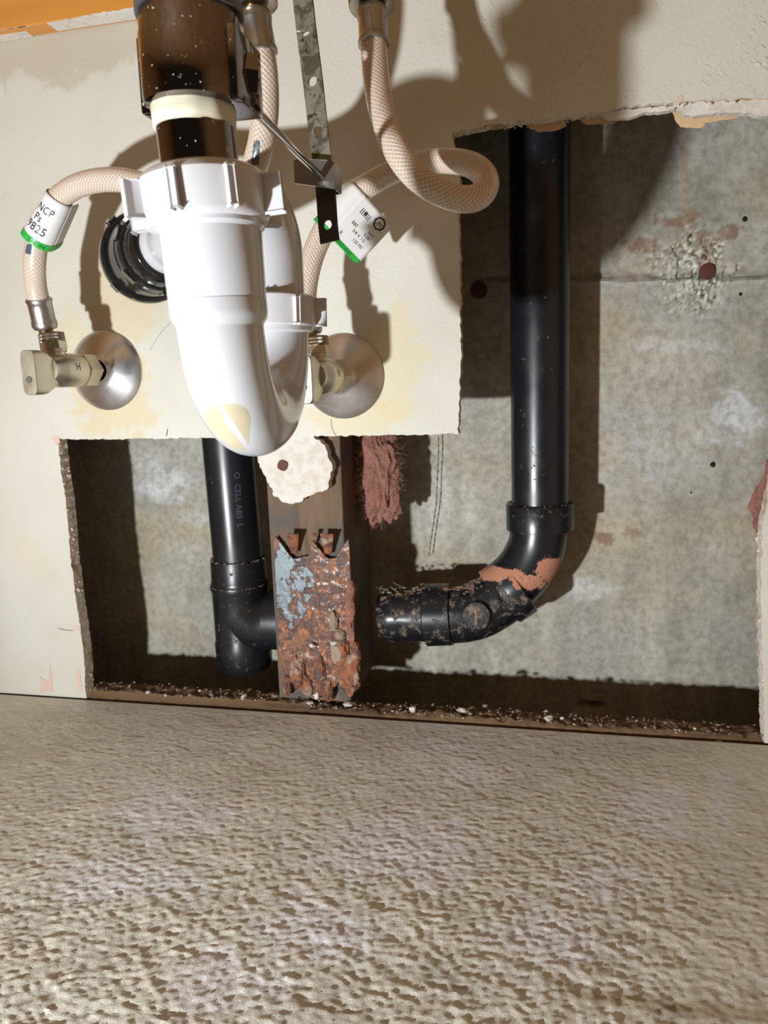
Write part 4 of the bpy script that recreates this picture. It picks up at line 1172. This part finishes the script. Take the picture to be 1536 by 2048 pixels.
# black union nut on the wall
ad = thing('trap_adapter', 'glossy black ribbed union nut where the white trap enters the wall', 'pipe adapter')
R = .0335
b = bmesh.new(); sweep(b, [HB-AX*.034, HB+AX*.002], .024, 48); build('wall_pipe', b, M_ABSG, ad)
b = bmesh.new(); lathe(b, [(0, R*.98), (.001, R), (.008, R), (.0095, R*.97), (.010, R*.90), (.0105, .02)], HB, AX, 96); build('wall_collar', b, M_ABSG, ad)
b = bmesh.new(); lathe(b, [(.0, R*.9), (.0095, R*.915), (.013, R*.91), (.030, R*.89), (.0302, R*.87), (.033, R*.87), (.0335, R*.89), (.042, R*.88), (.044, R*.86), (.0445, R*.82), (.050, R*.80), (.055, R*.78), (.0605, R*.72), (.061, R*.70), (.061, .0205), (.058, .0200)], HB, AX, 96); un = build('union_nut', b, M_ABSG, ad)
def lugs(n, ph, r0, r1, hw, h0, h1, nm, par):
    S_ = Vector((0, 0, 1)); T_ = AX.cross(S_)
    for k in range(n):
        a = ph+2*PI*k/n
        d = T_*math.cos(a)+S_*math.sin(a); s_ = AX.cross(d)
        M = Matrix(((d.x, s_.x, AX.x, HB.x), (d.y, s_.y, AX.y, HB.y), (d.z, s_.z, AX.z, HB.z), (0, 0, 0, 1)))
        b = bmesh.new(); box(b, (R*r0, -hw, h0), (R*r1, hw, h1), M, .0006); build(nm, b, M_ABSG, par)
lugs(6, .35, .8, .912, .0050, .031, .041, 'grip_lug', un)
lugs(4, -.75, .95, 1.03, .003, .001, .008, 'collar_lug', ad)
def fnm(x, y):
    S_ = Vector((0, 0, 1)); T_ = AX.cross(S_); 
    if T_.x > 0: T_ = -T_
    a = PI+.55+x/(R*.9); a = -.62+x/(R*.9)
    return HB+AX*(.021+y)+(T_*math.cos(a)+S_*math.sin(a))*(R*.897)
print_on('moulded_lettering', 'Com', .0065, fnm, simple('raised_black_lettering', lin(52, 50, 50), .3), un)

# ================================================================== perforated lift strap with spring clip
def strap():
    t = thing('lift_rod_strap', 'perforated metal lift rod strap hanging between trap and right hose', 'metal strap')
    YS = -.150
    cl = [(597, -60), (606, 0), (613, 62), (626, 163), (637, 262), (646, 330), (652, 390), (656, 450), (660, 484)]
    W = .0056
    P = [A(px, py, YS+(-.004)*(i/8)) for i, (px, py) in enumerate(cl)]
    P[0] = P[1]+(P[1]-P[2]).normalized()*((.657-P[1].z)/((P[1]-P[2]).normalized().z))
    path = spline(P, 14)
    T, _ = frames(path)
    # cumulative length
    cum = [0]
    for a_, b_ in zip(path, path[1:]): cum.append(cum[-1]+(b_-a_).length)
    Lt = cum[-1]
    def at(s):
        s = max(0, min(Lt-1e-6, s)); i = max(j for j in range(len(cum)-1) if cum[j] <= s)
        f_ = (s-cum[i])/(cum[i+1]-cum[i]); return path[i].lerp(path[i+1], f_), T[i]
    holes = []
    for q in (P[2], P[3], P[4], P[7]):
        j = min(range(len(path)), key=lambda i: (path[i]-q).length); holes.append(cum[j])
    dh = holes[1]-holes[0]
    s = holes[0]-dh
    while s > .01: holes.append(s); s -= dh
    holes.sort()
    def pt(s, x):
        p, tt = at(s); Rr = Vector((math.cos(.15), math.sin(.15)*-1, 0)); Rr = (Rr-tt*Rr.dot(tt)).normalized()
        return p+Rr*x
    r = .0026
    ns = int(Lt/.003)
    outer_ = [(Lt*k/ns, -W) for k in range(ns+1)]+[(Lt*k/ns, W) for k in range(ns, -1, -1)]
    allp = [Vector(p) for p in outer_]; faces_ = [list(range(len(allp)))]
    for h in holes:
        st_ = len(allp); allp += [Vector((h+r*math.cos(2*PI*k/28), r*math.sin(2*PI*k/28))) for k in range(28)]
        faces_.append(list(range(st_, st_+28))[::-1])
    vv, ee, ff, *_q = delaunay_2d_cdt(allp, [], faces_, 1, 1e-7)
    b = bmesh.new(); bv_ = [b.verts.new(pt(v.x, v.y)) for v in vv]
    for f_ in ff:
        cx_ = sum(vv[i].x for i in f_)/len(f_); cy_ = sum(vv[i].y for i in f_)/len(f_)
        if any(math.hypot(cx_-h, cy_) < r*.99 for h in holes): continue
        b.faces.new([bv_[i] for i in f_])
    bmesh.ops.recalc_face_normals(b, faces=b.faces)
    o = build('strap_bar', b, M_STRAP, t, smooth=False); md = o.modifiers.new('t', 'SOLIDIFY'); md.thickness = .0016; md.offset = 0
    # folded spring clip
    b = bmesh.new()
    pts = [(590, 324), (598, 320), (652, 322), (668, 326), (669, 378), (660, 376), (636, 372), (592, 366)]
    pl = []
    for px, py in pts:
        v = A(px, py, YS-.010); pl.append((v.x, v.z))
    prism(b, pl, (0, YS-.010, 0), (1, 0, 0), (0, 0, 1), .0008, 0)
    q0 = A(669, 326, YS-.010); q1 = A(669, 378, YS-.010)
    vs = [b.verts.new(p) for p in (q0, q1, q1+Vector((.0006, .012, 0)), q0+Vector((.0006, .012, 0)))]
    b.faces.new(vs)
    vs2 = [b.verts.new(p) for p in (q0+Vector((.0006, .012, 0)), q1+Vector((.0006, .012, 0)), q1+Vector((-.014, .014, 0)), q0+Vector((-.014, .014, 0)))]
    b.faces.new(vs2)
    o = build('spring_clip', b, M_STEEL, t, smooth=False); md = o.modifiers.new('t', 'SOLIDIFY'); md.thickness = .0006
    return t
strap()
